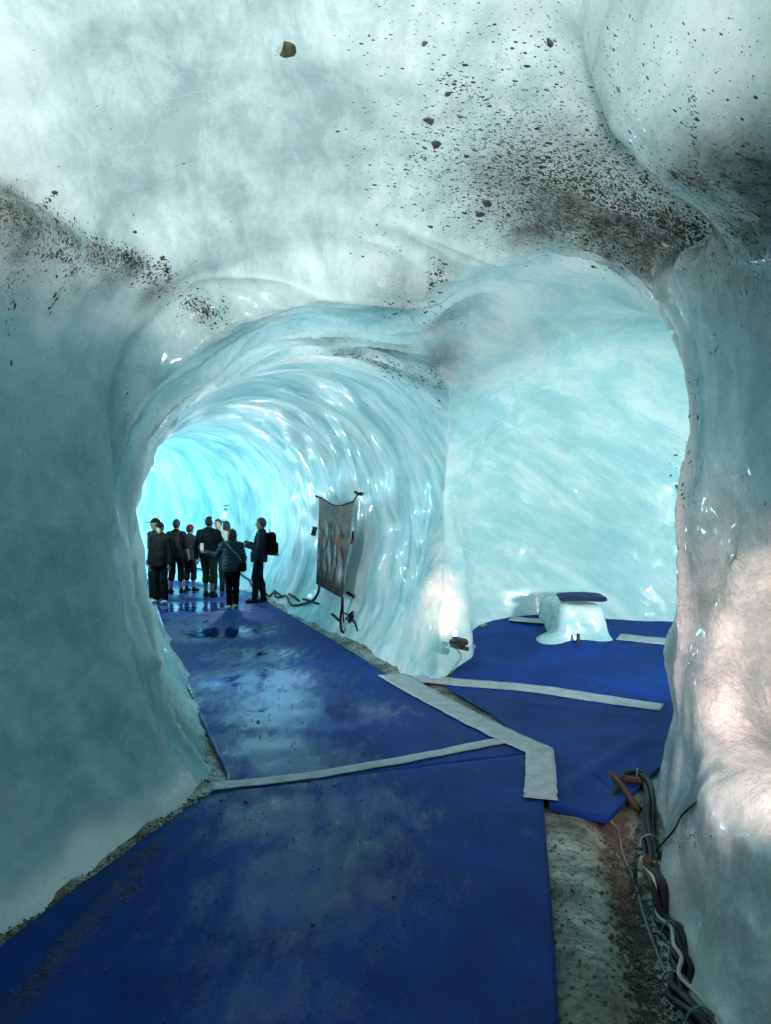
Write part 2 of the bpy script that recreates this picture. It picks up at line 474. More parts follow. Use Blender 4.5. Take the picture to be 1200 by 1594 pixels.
# centre px, centre py, radius m, strength
DIRT = [(800, 290, .3, .5), (870, 325, .3, .75), (950, 355, .3, .9), (1030, 375, .28, 1.0), (1120, 365, .3, 1.0), (1190, 325, .32, 1.0), (910, 250, .35, .45), (830, 370, .2, .7), (1060, 300, .2, .6), (600, 540, .3, .9), (520, 520, .25, .7), (680, 560, .25, .8), (740, 480, .2, .3), (1170, 370, .3, .9), (1110, 350, .22, .7), (0, 308, .08, 1.0), (110, 372, .07, 1.0), (30, 430, .2, .45), (20, 372, .18, .7), (170, 430, .13, .6), (230, 462, .12, .6), (0, 318, .16, 1.0), (40, 335, .13, .9), (90, 362, .12, .8), (150, 395, .10, .8), (200, 415, .10, .8), (250, 450, .10, .7), (310, 485, .09, .7), (60, 410, .22, .35), (120, 440, .16, .35),
        (1150, 330, .3, .9), (1200, 300, .28, 1.0), (1080, 380, .28, .8), (1000, 400, .22, .8), (960, 410, .15, .8), (900, 385, .2, .55), (850, 360, .2, .5), (800, 340, .2, .42), (760, 300, .25, .3),
        (1075, 280, .1, .8), (1040, 330, .2, .5), (1180, 390, .25, .6), (1120, 420, .25, .45), (620, 480, .26, .7), (690, 500, .22, .55), (540, 545, .2, .75), (590, 565, .2, .8), (650, 590, .2, .8), (430, 560, .22, .5), (350, 520, .2, .35), (760, 510, .2, .2),
        (690, 420, .12, .4), (840, 250, .4, .2), (1080, 230, .06, .5)]
dp, _ = trace([d[0] for d in DIRT], [d[1] for d in DIRT])
def dirt_at(V):
    out = np.zeros(len(V))
    wob = fbm(V * 2.2, 91, 3) * .35 + 1
    for c, d in zip(dp, DIRT):
        q = ((V - c) ** 2).sum(1) / d[2] ** 2 * wob
        m = q < 8
        out[m] = np.maximum(out[m], d[3] * np.exp(-q[m] * .9)) + .25 * np.minimum(out[m], d[3] * np.exp(-q[m] * .9))
    return np.clip(out, 0, 1)

# ------------------------------------------------------------------ cut the cave into its walls
FC = CV[CQ].mean(1)
fa, fb_, fc_ = f_front(FC), f_tunnel(FC), f_niche(FC); fd = np.minimum(f_dome(FC), f_crown(FC))
fu = f_upper(FC)
reg = np.zeros(len(CQ), int)                                  # 0 ceiling
front = np.minimum(fa, fu) < np.minimum(fb_, np.minimum(fc_, fd))
front |= FC[:, 1] < 4.75
wallz = (FC[:, 2] < 2.95) & (fu > fa - .02)
reg[front & wallz & (FC[:, 0] < 0)] = 1
reg[front & wallz & (FC[:, 0] >= 0)] = 2
reg[~front & (fb_ <= np.minimum(fc_, fd))] = 3
reg[~front & ((fc_ < fb_) | (fd < fb_))] = 4
CD = dirt_at(CV)
# which kind of ice each point is: soft borders
va, vb, vc, vd, vu = f_front(CV), f_tunnel(CV), np.minimum(f_niche(CV), np.minimum(f_dome(CV), f_crown(CV))), None, f_upper(CV)
wob = .12 * fbm(CV * 1.5, 71, 3)
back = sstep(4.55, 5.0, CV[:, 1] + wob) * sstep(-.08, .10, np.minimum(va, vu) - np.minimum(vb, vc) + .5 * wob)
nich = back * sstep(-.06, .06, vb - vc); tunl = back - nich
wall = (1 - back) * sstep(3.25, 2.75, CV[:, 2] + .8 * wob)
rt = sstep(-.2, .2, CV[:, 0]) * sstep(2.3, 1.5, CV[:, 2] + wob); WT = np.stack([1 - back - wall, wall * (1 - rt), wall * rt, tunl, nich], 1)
ft = (sstep(.16, .03, CV[:, 2] + .5 * wob) * .75)[:, None]; WT[:, :3] = WT[:, :3] * (1 - ft) + ft * (1 - back)[:, None] * np.array([1, 0, 0])
CPAL = np.einsum('nk,kij->nij', WT, PAL)
ang = np.arctan2(CUT[0], CV[:, 2] - 1.2)
CLR = tunl * sstep(3.4, 1.2, CUT[1]) * sstep(.9, .1, ang) * (.55 + .6 * fbm(np.stack([CUT[1] * 1.2, ang * 1.1, CUT[1] * 0], 1), 81, 3)) + .9 * nich * sstep(6.6, 5.2, CV[:, 1]) * sstep(.7, .1, CV[:, 0])
GRN = np.clip(wall * rt * sstep(4.9, 4.4, CV[:, 1]) * sstep(.5, .8, CV[:, 2]) * sstep(2.5, 1.5, CV[:, 2]) + .22 * wall * (1 - rt), 0, 1)
INFO = [('cave_ceiling', 'pale bubbly ice ceiling full of dark grit over the front of the cave'),
        ('cave_wall', 'smooth teal ice wall beside the near blue carpet, without cables'),
        ('cave_wall', 'grainy ice wall with a pink lit hollow above the cable bundle'),
        ('tunnel_wall', 'rippled blue ice vault of the long tunnel around the visitors'),
        ('grotto_wall', 'pale blue green ice walls of the side grotto around the bench')]
for k, (nm, lab) in enumerate(INFO):
    q = CQ[reg == k]; us = np.unique(q); rm = -np.ones(len(CV), np.int64); rm[us] = np.arange(len(us))
    me = mesh_from(nm, CV[us], rm[q])
    for an, arr in (('dirt', CD), ('tunnel', WT[:, 3] + WT[:, 4]), ('clear', np.clip(CLR, 0, 1)), ('grain', GRN), ('crest_light', CCR), ('bored', WT[:, 3])):
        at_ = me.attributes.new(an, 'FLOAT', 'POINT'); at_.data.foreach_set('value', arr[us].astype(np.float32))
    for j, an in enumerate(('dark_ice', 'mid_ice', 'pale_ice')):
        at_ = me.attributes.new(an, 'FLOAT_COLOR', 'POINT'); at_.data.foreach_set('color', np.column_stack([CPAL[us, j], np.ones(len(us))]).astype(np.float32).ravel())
    at_ = me.attributes.new('flow', 'FLOAT_VECTOR', 'POINT')
    fl = np.stack([CUT[1] * 1.3, ang * .85, CUT[0] * .3], 1)
    fn_ = np.stack([(CV[:, 2] * .85 + CV[:, 0] * .5 - CV[:, 1] * .2) * 1.5, (CV[:, 0] * .75 - CV[:, 2] * .5 + CV[:, 1] * .35) * .5, CV[:, 1] * .5], 1)
    fl = np.where((nich > .5)[:, None], fn_, fl)[us]; at_.data.foreach_set('vector', fl.astype(np.float32).ravel())
    me.normals_split_custom_set_from_vertices(CN[us].tolist())
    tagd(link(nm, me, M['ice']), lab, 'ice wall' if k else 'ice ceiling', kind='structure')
bpy.context.view_layer.update()
_ICE = [o for o in col.objects if o.get('kind') == 'structure']
def trace(px, py):
    """where the lines of sight through these photo pixels meet the finished ice, and the way it faces"""
    P = []; N = []
    for x, y in zip(px, py):
        d = Vector(((x - CX) / FPX, 1.0, (CY - y) / FPX)).normalized(); best = None
        for o in _ICE:
            ok, loc, nor, _ = o.ray_cast(Vector((0, 0, CAMZ)), d)
            if ok and (best is None or loc.y < best[0].y): best = (loc, nor)
        if best is None: best = (Vector((0, 0, CAMZ)) + d * 30, -d)
        n = best[1] if best[1].dot(d) < 0 else -best[1]
        P.append(best[0][:]); N.append(n[:])
    return np.array(P), np.array(N)
print('split', time.time() - T0)

# ------------------------------------------------------------------ ground
def px_floor(px, py, dz=0.0):
    z = 0.0
    for _ in range(30):
        Y = FPX * (CAMZ - z) / (py - CY); X = (px - CX) / FPX * Y
        z = .5 * z + .5 * (float(floor_z(X, Y)) + dz)
    return np.array([X, Y])
def ground_z(x, y):
    P = np.stack([x, y, x * 0], 1)
    z = floor_z(x, y) - .045 + .02 * fbm(P * 1.7, 5, 3) + .008 * fbm(P * 9, 6, 2)
    # gully with the cables beside the near carpet
    xc = np.interp(y, [0, 2.3, 3.0, 4.3, 5], [.9, .98, 1.1, 1.42, 1.5])
    g = np.exp(-((x - xc) / .13) ** 2) * sstep(4.75, 4.2, y)
    z -= .10 * g
    # ice piled against the foot of the walls
    d = fcave(np.stack([x, y, floor_z(x, y) + .15], 1))
    z += .04 * sstep(-.22, .02, d) + .012 * sstep(-.3, 0, d) * fbm(P * 6, 15, 2)
    return z
gx = np.concatenate([[-200, -60, -20], np.arange(-13, 5.4, .05), [12, 60, 200]]); gy = np.concatenate([[-200, -60, -12], np.arange(-2.6, 23.5, .05), [40, 100, 200]])
X, Y = np.meshgrid(gx, gy, indexing='ij')
zg = ground_z(X.ravel(), Y.ravel())
GV = np.stack([X.ravel(), Y.ravel(), zg], 1)
i, j = np.meshgrid(np.arange(len(gx) - 1), np.arange(len(gy) - 1), indexing='ij'); nY = len(gy)
GQ = np.stack([i * nY + j, (i + 1) * nY + j, (i + 1) * nY + j + 1, i * nY + j + 1], -1).reshape(-1, 4)
T = NT('muddy_ice_floor'); c = T.coord()
n1 = T.noise(c, 2.2, 6, .65, .6); n2 = T.noise(c, 22, 5, .7)
colr = T.ramp(n1, [(.34, (.05, .045, .032)), (.46, (.17, .17, .13)), (.56, (.30, .35, .31)), (.68, (.44, .56, .53))])
colr = T.mix(T.ramp(n2, [(.5, 0.0), (.62, .75)]), colr, (.03, .027, .02))
nb = T.bump(n1, .5, .05); nb = T.bump(n2, .5, .015, nb); nb = T.bump(T.noise(c, 90, 3, .6), .4, .005, nb)
M['ground'] = T.done(T.bsdf(colr, T.ramp(n2, [(.3, .25), (.7, .7)]), nb))
tagd(link('ground', mesh_from('ground', GV, GQ), M['ground']), 'muddy trampled ice floor showing along the carpet edges', 'ground', kind='structure')
print('ground', time.time() - T0)

# ------------------------------------------------------------------ carpets and tapes
def resample(pts, n):
    p = np.array(pts, float); s = np.concatenate([[0], np.cumsum(np.linalg.norm(np.diff(p, axis=0), axis=1))]); q = np.linspace(0, s[-1], n)
    return np.stack([np.interp(q, s, p[:, k]) for k in range(p.shape[1])], 1)
WRK = []                                                        # folds: (point a, point b, height, width)
def cloth_z(x, y, amp=1.0):
    P = np.stack([x, y, x * 0], 1)
    z = floor_z(x, y) + amp * (.007 * fbm(P * 1.3, 41, 2) + .004 * noise(P * [5, 3, 1], 43))
    for a, b, h, w in WRK:
        a = np.array(a); b = np.array(b); d = b - a; L = (d ** 2).sum()
        t = np.clip(((x - a[0]) * d[0] + (y - a[1]) * d[1]) / L, 0, 1)
        r = np.hypot(x - a[0] - t * d[0], y - a[1] - t * d[1]); 
        z = z + h * np.exp(-(r / w) ** 2) * np.sin(np.clip(t, .02, .98) * math.pi) ** .5
    return z
def sheet(name, L, R, nu, nv, lift, thick, mat, uvs=True):
    L = resample(L, nv); R = resample(R, nv)
    uu = np.linspace(0, 1, nu)
    P = L[:, None, :] * (1 - uu)[None, :, None] + R[:, None, :] * uu[None, :, None]
    x = P[..., 0].ravel(); y = P[..., 1].ravel(); z = cloth_z(x, y) + lift
    top = np.stack([x, y, z], 1); n = len(top)
    ii, jj = np.meshgrid(np.arange(nv - 1), np.arange(nu - 1), indexing='ij')
    Q = np.stack([ii * nu + jj, ii * nu + jj + 1, (ii + 1) * nu + jj + 1, (ii + 1) * nu + jj], -1).reshape(-1, 4)
    rim = np.concatenate([np.arange(nu), np.arange(1, nv) * nu + nu - 1, (nv - 1) * nu + np.arange(nu - 2, -1, -1), np.arange(nv - 2, 0, -1) * nu])
    low = top[rim] - [0, 0, thick]
    m = len(rim); k = np.arange(m); k2 = (k + 1) % m
    S = np.stack([rim[k], n + k, n + k2, rim[k2]], 1)
    me = mesh_from(name, np.vstack([top, low]), np.vstack([Q, S]))
    return link(name, me, mat)
pf = lambda *pts: [px_floor(*p) for p in pts]
WRK += [(px_floor(20, 1560), px_floor(250, 1310), .05, .035), (px_floor(660, 1075), px_floor(1010, 1118), .015, .05), (px_floor(870, 1240), px_floor(1000, 1150), .04, .08),
        (px_floor(780, 985), px_floor(990, 1012), .03, .12), (px_floor(720, 1030), px_floor(900, 1050), .02, .1), (px_floor(310, 1105), px_floor(420, 1112), .006, .03)]
def carpet_material():
    T = NT('wet_blue_carpet'); c = T.coord(); g = T.n('ShaderNodeNewGeometry').outputs['Position']
    n1 = T.noise(g, 1.5, 5, .6, .4); vm2 = T.n('ShaderNodeMapping'); T.l(g, vm2.inputs['Vector']); vm2.inputs['Rotation'].default_value = (0, 0, -.35); vm2.inputs['Scale'].default_value = (1.5, .55, 1); n2 = T.noise(vm2.outputs[0], 6, 4, .6); n3 = T.noise(g, 160, 2, .6); n4 = T.noise(g, 45, 3, .7)
    base = T.ramp(n1, [(.35, (.003, .026, .155)), (.65, (.006, .044, .265))])
    base = T.mix(T.ramp(n2, [(.45, 0.0), (.75, .35)]), base, (.008, .02, .09))
    aw = T.attr('wet')
    wet = T.math('ADD', aw, T.math('ADD', T.math('MULTIPLY', T.math('SUBTRACT', n2, .5), .9), T.math('MULTIPLY', T.math('SUBTRACT', n4, .5), .55)))
    wm = T.ramp(wet, [(.12, 0.0), (.66, 1.0)])
    base = T.mix(T.math('MULTIPLY', wm, .3), base, (.003, .012, .09))
    tr = T.math('MULTIPLY', T.ramp(T.noise(g, 3.2, 7, .75, .5), [(.52, 0.0), (.72, .55)]), T.ramp(n4, [(.4, .3), (.65, 1.0)]))
    base = T.mix(tr, base, (.018, .030, .075))
    mud = T.math('MULTIPLY', T.attr('mud'), T.ramp(T.noise(g, 40, 4, .7), [(.4, 0.0), (.55, 1.0)]), clamp=True)
    base = T.mix(mud, base, (.05, .05, .045))
    rough = T.ramp(wm, [(0, .6), (.5, .30), (.85, .12), (1, .06)])
    nb = T.bump(n3, .5, .004); nb = T.bump(T.noise(g, 28, 3, .6), .22, .008, nb)
    wv = T.n('ShaderNodeBump'); wv.inputs['Strength'].default_value = .15; wv.inputs['Distance'].default_value = .01; T.l(T.math('ADD', T.noise(g, 9, 2, .5), T.math('MULTIPLY', T.noise(g, 70, 3, .7), .22)), wv.inputs['Height'])
    nm = T.n('ShaderNodeMix', data_type='VECTOR'); T.l(wm, nm.inputs[0]); T.l(nb, nm.inputs[4]); T.l(wv.outputs[0], nm.inputs[5])
    p = T.bsdf(base, rough, nm.outputs[1], IOR=1.42, Specular_IOR_Level=T.ramp(wm, [(0, .14), (.9, .55)]))
    return T.done(p)
M['carpet'] = carpet_material()
T = NT('white_cloth_tape'); c = T.coord(); g = T.n('ShaderNodeNewGeometry').outputs['Position']
base = T.mix(T.ramp(T.noise(g, 9, 5, .7), [(.38, 0.0), (.66, .85)]), (.42, .47, .51), (.25, .29, .32))
base = T.mix(T.ramp(T.noise(g, 70, 3, .6), [(.66, 0.0), (.72, .8)]), base, (.08, .08, .07))
M['tape'] = T.done(T.bsdf(base, .55, T.bump(T.noise(g, 180, 2, .5), .2, .002)))
WET = [(px_floor(400, 1060), .9, .74), (px_floor(440, 1110), .6, .9), (px_floor(525, 1110), .45, .8), (px_floor(470, 1190), .5, .66), (px_floor(300, 945), 1.1, .8), (px_floor(340, 985), .8, .75), (px_floor(300, 970), .8, .45), (px_floor(270, 965), .7, .4), (px_floor(400, 1020), .7, .55), (px_floor(440, 1090), .7, .75), (px_floor(420, 1160), .45, .7), (px_floor(540, 1110), .5, .6), (px_floor(330, 1090), .35, .4),
       (px_floor(430, 1270), .5, .46), (px_floor(540, 1260), .5, .40), (px_floor(470, 1390), .55, .42), (px_floor(520, 1330), .5, .40), (px_floor(420, 1560), .4, .30), (px_floor(350, 925), 1.2, .5), (px_floor(300, 920), 1.5, .5)]
MUD = [(px_floor(20 + 23 * k, 1575 - 26.5 * k), .05, 1.0) for k in range(11)] + [(px_floor(450, 1270), .5, .25), (px_floor(330, 1300), .3, .2)]
def add_fields(o):
    me = o.data; n = len(me.vertices); co = np.empty(n * 3, np.float32); me.vertices.foreach_get('co', co); co = co.reshape(-1, 3)
    for nm, F in (('wet', WET), ('mud', MUD)):
        v = np.zeros(n)
        for c, r, s in F: v = np.maximum(v, s * np.exp(-((co[:, 0] - c[0]) ** 2 + (co[:, 1] - c[1]) ** 2) / r ** 2))
        a = me.attributes.new(nm, 'FLOAT', 'POINT'); a.data.foreach_set('value', v.astype(np.float32))
o = sheet('blue_carpet', [(-1.9, 1.0), (-1.72, 2.5)] + pf((0, 1475), (100, 1398), (240, 1294), (322, 1238)), [(.5, 1.0)] + pf((870, 1594), (862, 1450), (846, 1250), (840, 1172)), 70, 110, .004, .03, M['carpet'])
add_fields(o); tagd(o, 'widest blue carpet in front, grit along its fold by the teal wall', 'carpet')
o = sheet('blue_carpet', pf((322, 1238), (355, 1210), (318, 1130), (284, 1050), (262, 1000), (248, 960), (240, 935), (235, 912)) + [(-7.2, 18.6), (-9.5, 20.2)], pf((840, 1172), (720, 1108), (600, 1048), (520, 997), (430, 945), (395, 922)) + [(-4.2, 18.2), (-5.6, 20.5), (-8.5, 21.8)], 80, 240, .0, .03, M['carpet'])
add_fields(o); tagd(o, 'wet blue carpet running down the long tunnel to the visitors', 'carpet')
o = sheet('blue_carpet', pf((855, 1256), (846, 1172), (760, 1105), (690, 1060), (704, 1050), (728, 1015), (752, 975), (770, 948)), pf((945, 1276), (1022, 1196)) + [(2.1, 5.3), (3.1, 6.0), (3.9, 6.7), (4.15, 7.6), (4.45, 8.6)] + pf((1085, 972),), 90, 110, .002, .03, M['carpet'])
add_fields(o); tagd(o, 'rumpled dry blue carpet rising into the side grotto', 'carpet')
def tape(pts, w, label, n=60, lift=.012, wr=None):
    c = resample(pts, n); d = np.gradient(c, axis=0); d /= np.linalg.norm(d, axis=1)[:, None]; nrm = np.stack([-d[:, 1], d[:, 0]], 1)
    ww = (w if np.isscalar(w) else np.interp(np.linspace(0, 1, n), np.linspace(0, 1, len(w)), w)) 
    ww = np.broadcast_to(ww, (n,))[:, None] / 2 * (1 + .10 * noise(np.stack([np.arange(n) * .3, np.arange(n) * 0, np.arange(n) * 0 + len(label)], 1))[:, None])
    o = sheet('white_tape', c + nrm * ww, c - nrm * ww, 7, n, lift, .004, M['tape'])
    return tagd(o, label, 'tape', 'white tapes on the carpet joints')
tape(pf((328, 1225), (400, 1219), (500, 1207), (600, 1190), (700, 1170), (779, 1154)), .13, 'long white tape crossing the near end of the tunnel carpet', lift=.012)
tape(pf((608, 1052), (665, 1083), (740, 1124), (842, 1172)), (.32, .28, .24), 'broad diagonal white tape between tunnel carpet and grotto carpet', lift=.017)
tape(pf((840, 1170), (842, 1210), (841, 1248)), (.21, .21, .21), 'short wide white tape at the corner of the near carpet by the gully', lift=.021)
tape(pf((640, 1058), (720, 1064), (800, 1070), (900, 1083), (1030, 1104)), .19, 'long thin white tape curving across the foot of the grotto carpet', lift=.012)
tape(pf((794, 966), (826, 969), (862, 972)), .17, 'white tape behind the ice bench on the lamp side', 30, .035)
tape(pf((962, 992), (1000, 996), (1040, 1000)), .24, 'white tape beside the ice bench near the grainy wall', 30, .014)
print('carpets', time.time() - T0)
# ------------------------------------------------------------------ small modelling helpers
def tube_np(pts, r, n=10, caps=True):
    P = np.array(pts, float); m = len(P)
    r = np.broadcast_to(np.asarray(r, float), (m,))
    d = np.gradient(P, axis=0); d /= np.maximum(np.linalg.norm(d, axis=1), 1e-9)[:, None]
    up = np.array([0, 0, 1.0]) if abs(d[0, 2]) < .9 else np.array([1.0, 0, 0])
    V = []
    a = np.cross(d[0], up); a /= np.linalg.norm(a)
    for k in range(m):
        a = a - d[k] * a.dot(d[k]); a /= max(np.linalg.norm(a), 1e-9); b = np.cross(d[k], a)
        th = np.linspace(0, 2 * math.pi, n, endpoint=False)
        V.append(P[k] + r[k] * (np.cos(th)[:, None] * a + np.sin(th)[:, None] * b))
    V = np.vstack(V); F = []
    for k in range(m - 1):
        for j in range(n): F.append((k * n + j, k * n + (j + 1) % n, (k + 1) * n + (j + 1) % n, (k + 1) * n + j))
    if caps: F += [tuple(range(n))[::-1], tuple((m - 1) * n + j for j in range(n))]
    return V, F
def smooth_path(pts, n):
    return spline(pts, n) if len(pts) > 2 else resample(pts, n)
class MB:
    def __init__(self): self.v = []; self.f = []; self.s = []
    def add(self, V, F, smooth=True):
        o = len(self.v); self.v += [tuple(p) for p in V]; self.f += [tuple(i + o for i in q) for q in F]; self.s += [smooth] * len(F); return self
    def tube(self, pts, r, n=10, caps=True): return self.add(*tube_np(pts, r, n, caps))
    def box(self, c, s, rot=None, bev=.15):
        bm = bmesh.new(); bmesh.ops.create_cube(bm, size=1)
        for v in bm.verts: v.co = Vector((v.co.x * s[0], v.co.y * s[1], v.co.z * s[2]))
        bmesh.ops.bevel(bm, geom=bm.edges[:], offset=min(s) * bev, segments=2, affect='EDGES', profile=.5)
        Mx = (rot or Matrix.Identity(3))
        bm.verts.ensure_lookup_table()
        V = [Mx @ v.co + Vector(c) for v in bm.verts]; F = [[v.index for v in f.verts] for f in bm.faces]
        bm.free(); return self.add(V, F, False)
    def lathe(self, prof, c=(0, 0, 0), rot=None, n=20):
        V = []; F = []; Mx = rot or Matrix.Identity(3)
        for r, z in prof:
            for k in range(n):
                a = 2 * math.pi * k / n; V.append(Mx @ Vector((r * math.cos(a), r * math.sin(a), z)) + Vector(c))
        for i in range(len(prof) - 1):
            for k in range(n): F.append((i * n + k, i * n + (k + 1) % n, (i + 1) * n + (k + 1) % n, (i + 1) * n + k))
        return self.add(V, F)
    def build(self, name, mat, parent=None, loc=None):
        me = bpy.data.meshes.new(name); me.from_pydata(self.v, [], self.f); me.polygons.foreach_set('use_smooth', self.s); me.update()
        return link(name, me, mat, parent)
def empty(name, loc, label, cat, group=None, rz=0):
    o = bpy.data.objects.new(name, None); col.objects.link(o); o.location = loc; o.rotation_euler.z = rz; o.empty_display_size = .1
    return tagd(o, label, cat, group)
def simple_mat(name, c1, c2, scale=8, rough=(.4, .7), bump=.2, bscale=40, bdist=.004, metal=0, stretch=(1, 1, 1), spec=.35):
    T = NT(name); c = T.coord(stretch)
    n1 = T.noise(c, scale, 5, .65, .3)
    return T.done(T.bsdf(T.ramp(n1, [(.35, c1), (.65, c2)]), T.ramp(n1, [(.3, rough[0]), (.7, rough[1])]), T.bump(T.noise(c, bscale, 3, .6), bump, bdist), Metallic=metal, Specular_IOR_Level=spec))
def glow_mat(name, color, strength):
    T = NT(name); e = T.n('ShaderNodeEmission'); e.inputs[0].default_value = (*color, 1); e.inputs[1].default_value = strength
    return T.done(e.outputs[0])
M['grit'] = simple_mat('dark_grit', (.010, .009, .006), (.14, .14, .115), 22, (.5, .8))
M['stone'] = simple_mat('grey_stone', (.03, .033, .03), (.13, .13, .11), 14, (.5, .8), .5, 50)
M['rust_stone'] = simple_mat('rusty_stone', (.03, .03, .024), (.13, .11, .075), 12, (.5, .8), .5, 50)
M['wood'] = simple_mat('wet_wood', (.016, .013, .010), (.050, .042, .032), 6, (.4, .7), .5, 30, stretch=(1, 1, .15))
M['rubber'] = simple_mat('black_cable_rubber', (.004, .004, .005), (.014, .014, .015), 10, (.4, .6), spec=.25)
M['cream'] = simple_mat('cream_plastic', (.34, .32, .25), (.55, .52, .42), 10, (.3, .5))
M['greycord'] = simple_mat('grey_cord', (.12, .15, .15), (.22, .26, .26), 10, (.4, .6))
M['black'] = simple_mat('black_cloth', (.006, .006, .007), (.02, .02, .022), 14, (.6, .9))
M['metal'] = simple_mat('dull_metal', (.10, .11, .12), (.25, .26, .27), 12, (.3, .5), metal=.7)
M['lens'] = glow_mat('lit_lamp_glass', (1, .86, .8), 9)
M['bulb'] = glow_mat('lit_bulb', (.9, 1, 1), 9)
T = NT('clear_lamp_glass'); gl = T.n('ShaderNodeBsdfGlass'); gl.inputs['Color'].default_value = (.75, .92, .92, 1); gl.inputs['Roughness'].default_value = .05; gl.inputs['IOR'].default_value = 1.2
M['glass'] = T.done(gl.outputs[0])

# ------------------------------------------------------------------ points on the ice or on the ground along a line of sight
def on_surface(px, py, off=0.0):
    P, N = trace([px], [py]); P = P[0]; N = N[0]
    D = np.array([(px - CX) / FPX, 1.0, (CY - py) / FPX])
    if D[2] < 0:
        Y = -CAMZ / D[2]
        for _ in range(40):
            z = ground_z(np.array([D[0] * Y]), np.array([Y]))[0]
            Y = .6 * Y + .4 * (z - CAMZ) / D[2]
        if Y < P[1]:
            P = np.array([D[0] * Y, Y, CAMZ + D[2] * Y]); N = np.array([0, 0, 1.0])
    return P + N * off
# ------------------------------------------------------------------ grit in the ice
GR = []
def blob(cx, cy, sx, sy, rot, n, size=2.6, dirn=None):
    a = rng.normal(size=(n, 2)) * [sx, sy]; c, s_ = math.cos(math.radians(rot)), math.sin(math.radians(rot))
    GR.append((cx + a[:, 0] * c - a[:, 1] * s_, cy + a[:, 0] * s_ + a[:, 1] * c, np.full(n, size), np.full(n, 30 if dirn is None else dirn)))
def line(pts, w, n, size=2.6, dirn=None):
    q = resample(pts, 200)[rng.randint(0, 200, n)] + rng.normal(size=(n, 2)) * w
    GR.append((q[:, 0], q[:, 1], np.full(n, size), np.full(n, 30 if dirn is None else dirn)))
blob(850, 225, 95, 60, 15, 2300, 2.3); blob(870, 275, 100, 30, 12, 2200, 2.5); blob(905, 335, 115, 32, 8, 2400, 2.5); blob(1030, 360, 80, 20, 5, 900, 2.6); blob(890, 90, 140, 55, 10, 420, 2.6)
blob(960, 265, 30, 20, 20, 120, 3); blob(715, 130, 18, 14, 20, 70, 3); blob(745, 155, 18, 10, 20, 40, 3)
line([(1075, 140), (1080, 200), (1082, 270)], 4, 110, 3.0); blob(1080, 284, 24, 9, 10, 320, 3.4); blob(1180, 330, 50, 50, 0, 1000, 2.8); blob(1090, 375, 80, 22, 0, 800, 2.6)
blob(682, 430, 9, 20, 10, 100, 2.8); blob(690, 210, 25, 30, 0, 90, 2.6); blob(650, 230, 20, 30, 0, 60, 2.4); blob(760, 300, 25, 35, 30, 120, 2.3)
line([(0, 305), (60, 340), (130, 385), (200, 405), (262, 440)], 11, 1300, 2.4, 30); line([(0, 330), (110, 400), (250, 440), (350, 495)], 16, 900, 2.2, 30)
line([(60, 325), (75, 308), (88, 302)], 2, 30, 2.6); line([(255, 405), (262, 425), (265, 440)], 3, 70, 3.2); blob(200, 400, 14, 6, 20, 120, 3)
line([(55, 402), (95, 396), (120, 415), (105, 430)], 4, 130, 3.2); line([(118, 415), (100, 445), (85, 470), (75, 490)], 2.5, 40, 2.8, 120); line([(12, 430), (18, 470), (14, 520)], 5, 40, 2.8, 80)
blob(60, 380, 50, 40, 0, 260, 2.6, 60); blob(320, 485, 16, 6, 30, 130, 2.2); blob(60, 520, 40, 50, 0, 20, 2.4, 60)
line([(1112, 515), (1115, 545), (1085, 590), (1085, 650)], 4, 70, 3.0, 90); line([(1125, 720), (1165, 755), (1190, 780)], 4, 60, 2.6); blob(1160, 440, 30, 40, 0, 40, 3, 90); blob(1072, 760, 14, 40, 0, 90, 2.6, 90)
blob(610, 575, 14, 7, 25, 110, 2.6); blob(655, 590, 12, 10, 40, 70, 2.6); line([(676, 570), (682, 600), (684, 640)], 4, 60, 2.4); blob(560, 555, 26, 8, 10, 70, 2.2); blob(650, 490, 36, 12, 10, 120, 2)
line([(196, 600), (197, 650), (200, 700)], 2, 30, 2.2, 90); blob(1170, 1210, 40, 14, 0, 26, 2.6); blob(1064, 1304, 16, 10, 0, 70, 2.8)
blob(880, 300, 130, 50, 10, 4500, 1.2); blob(1130, 350, 90, 40, 0, 2200, 1.3); line([(0, 315), (60, 348), (130, 392), (200, 412), (262, 447)], 16, 2200, 1.2, 30); n_ = 900; GR.append((rng.uniform(540, 1190, n_), rng.uniform(0, 400, n_), np.full(n_, 2.2), np.full(n_, 30))); n_ = 70; GR.append((rng.uniform(0, 540, n_), rng.uniform(0, 400, n_), np.full(n_, 1.7), np.full(n_, 30)))
gpx, gpy, gs, gd = [np.concatenate([g[k] for g in GR]) for k in range(4)]
m = (gpx > -40) & (gpx < 1240) & (gpy > -40); gpx, gpy, gs, gd = gpx[m], gpy[m], gs[m], gd[m]
gp, gn = trace(gpx, gpy)
ga = np.radians(gd + rng.normal(size=len(gp)) * 25)
dv = np.stack([np.cos(ga), np.zeros(len(gp)), -np.sin(ga)], 1); dv -= gn * (dv * gn).sum(1)[:, None]; dv /= np.maximum(np.linalg.norm(dv, axis=1), 1e-6)[:, None]
cr = np.cross(gn, dv)
L = gs * np.exp(rng.normal(size=len(gp)) * .45) * gp[:, 1] / FPX * .58; Wd = L * rng.uniform(.35, .65, len(gp)); Hh = Wd * .35
ring = np.array([(1, 0), (.55, .8), (-.5, .9), (-1, .1), (-.45, -.85), (.5, -.75)])
VV = []; 
for (a, b) in ring: 
    j1 = rng.uniform(.75, 1.2, len(gp)); VV.append(gp + dv * (a * L * j1)[:, None] + cr * (b * Wd * j1)[:, None])
VV.append(gp + gn * Hh[:, None]); VV.append(gp - gn * Hh[:, None])
VV = np.stack(VV, 1); nb_ = len(gp); base = np.arange(nb_)[:, None, None] * 8
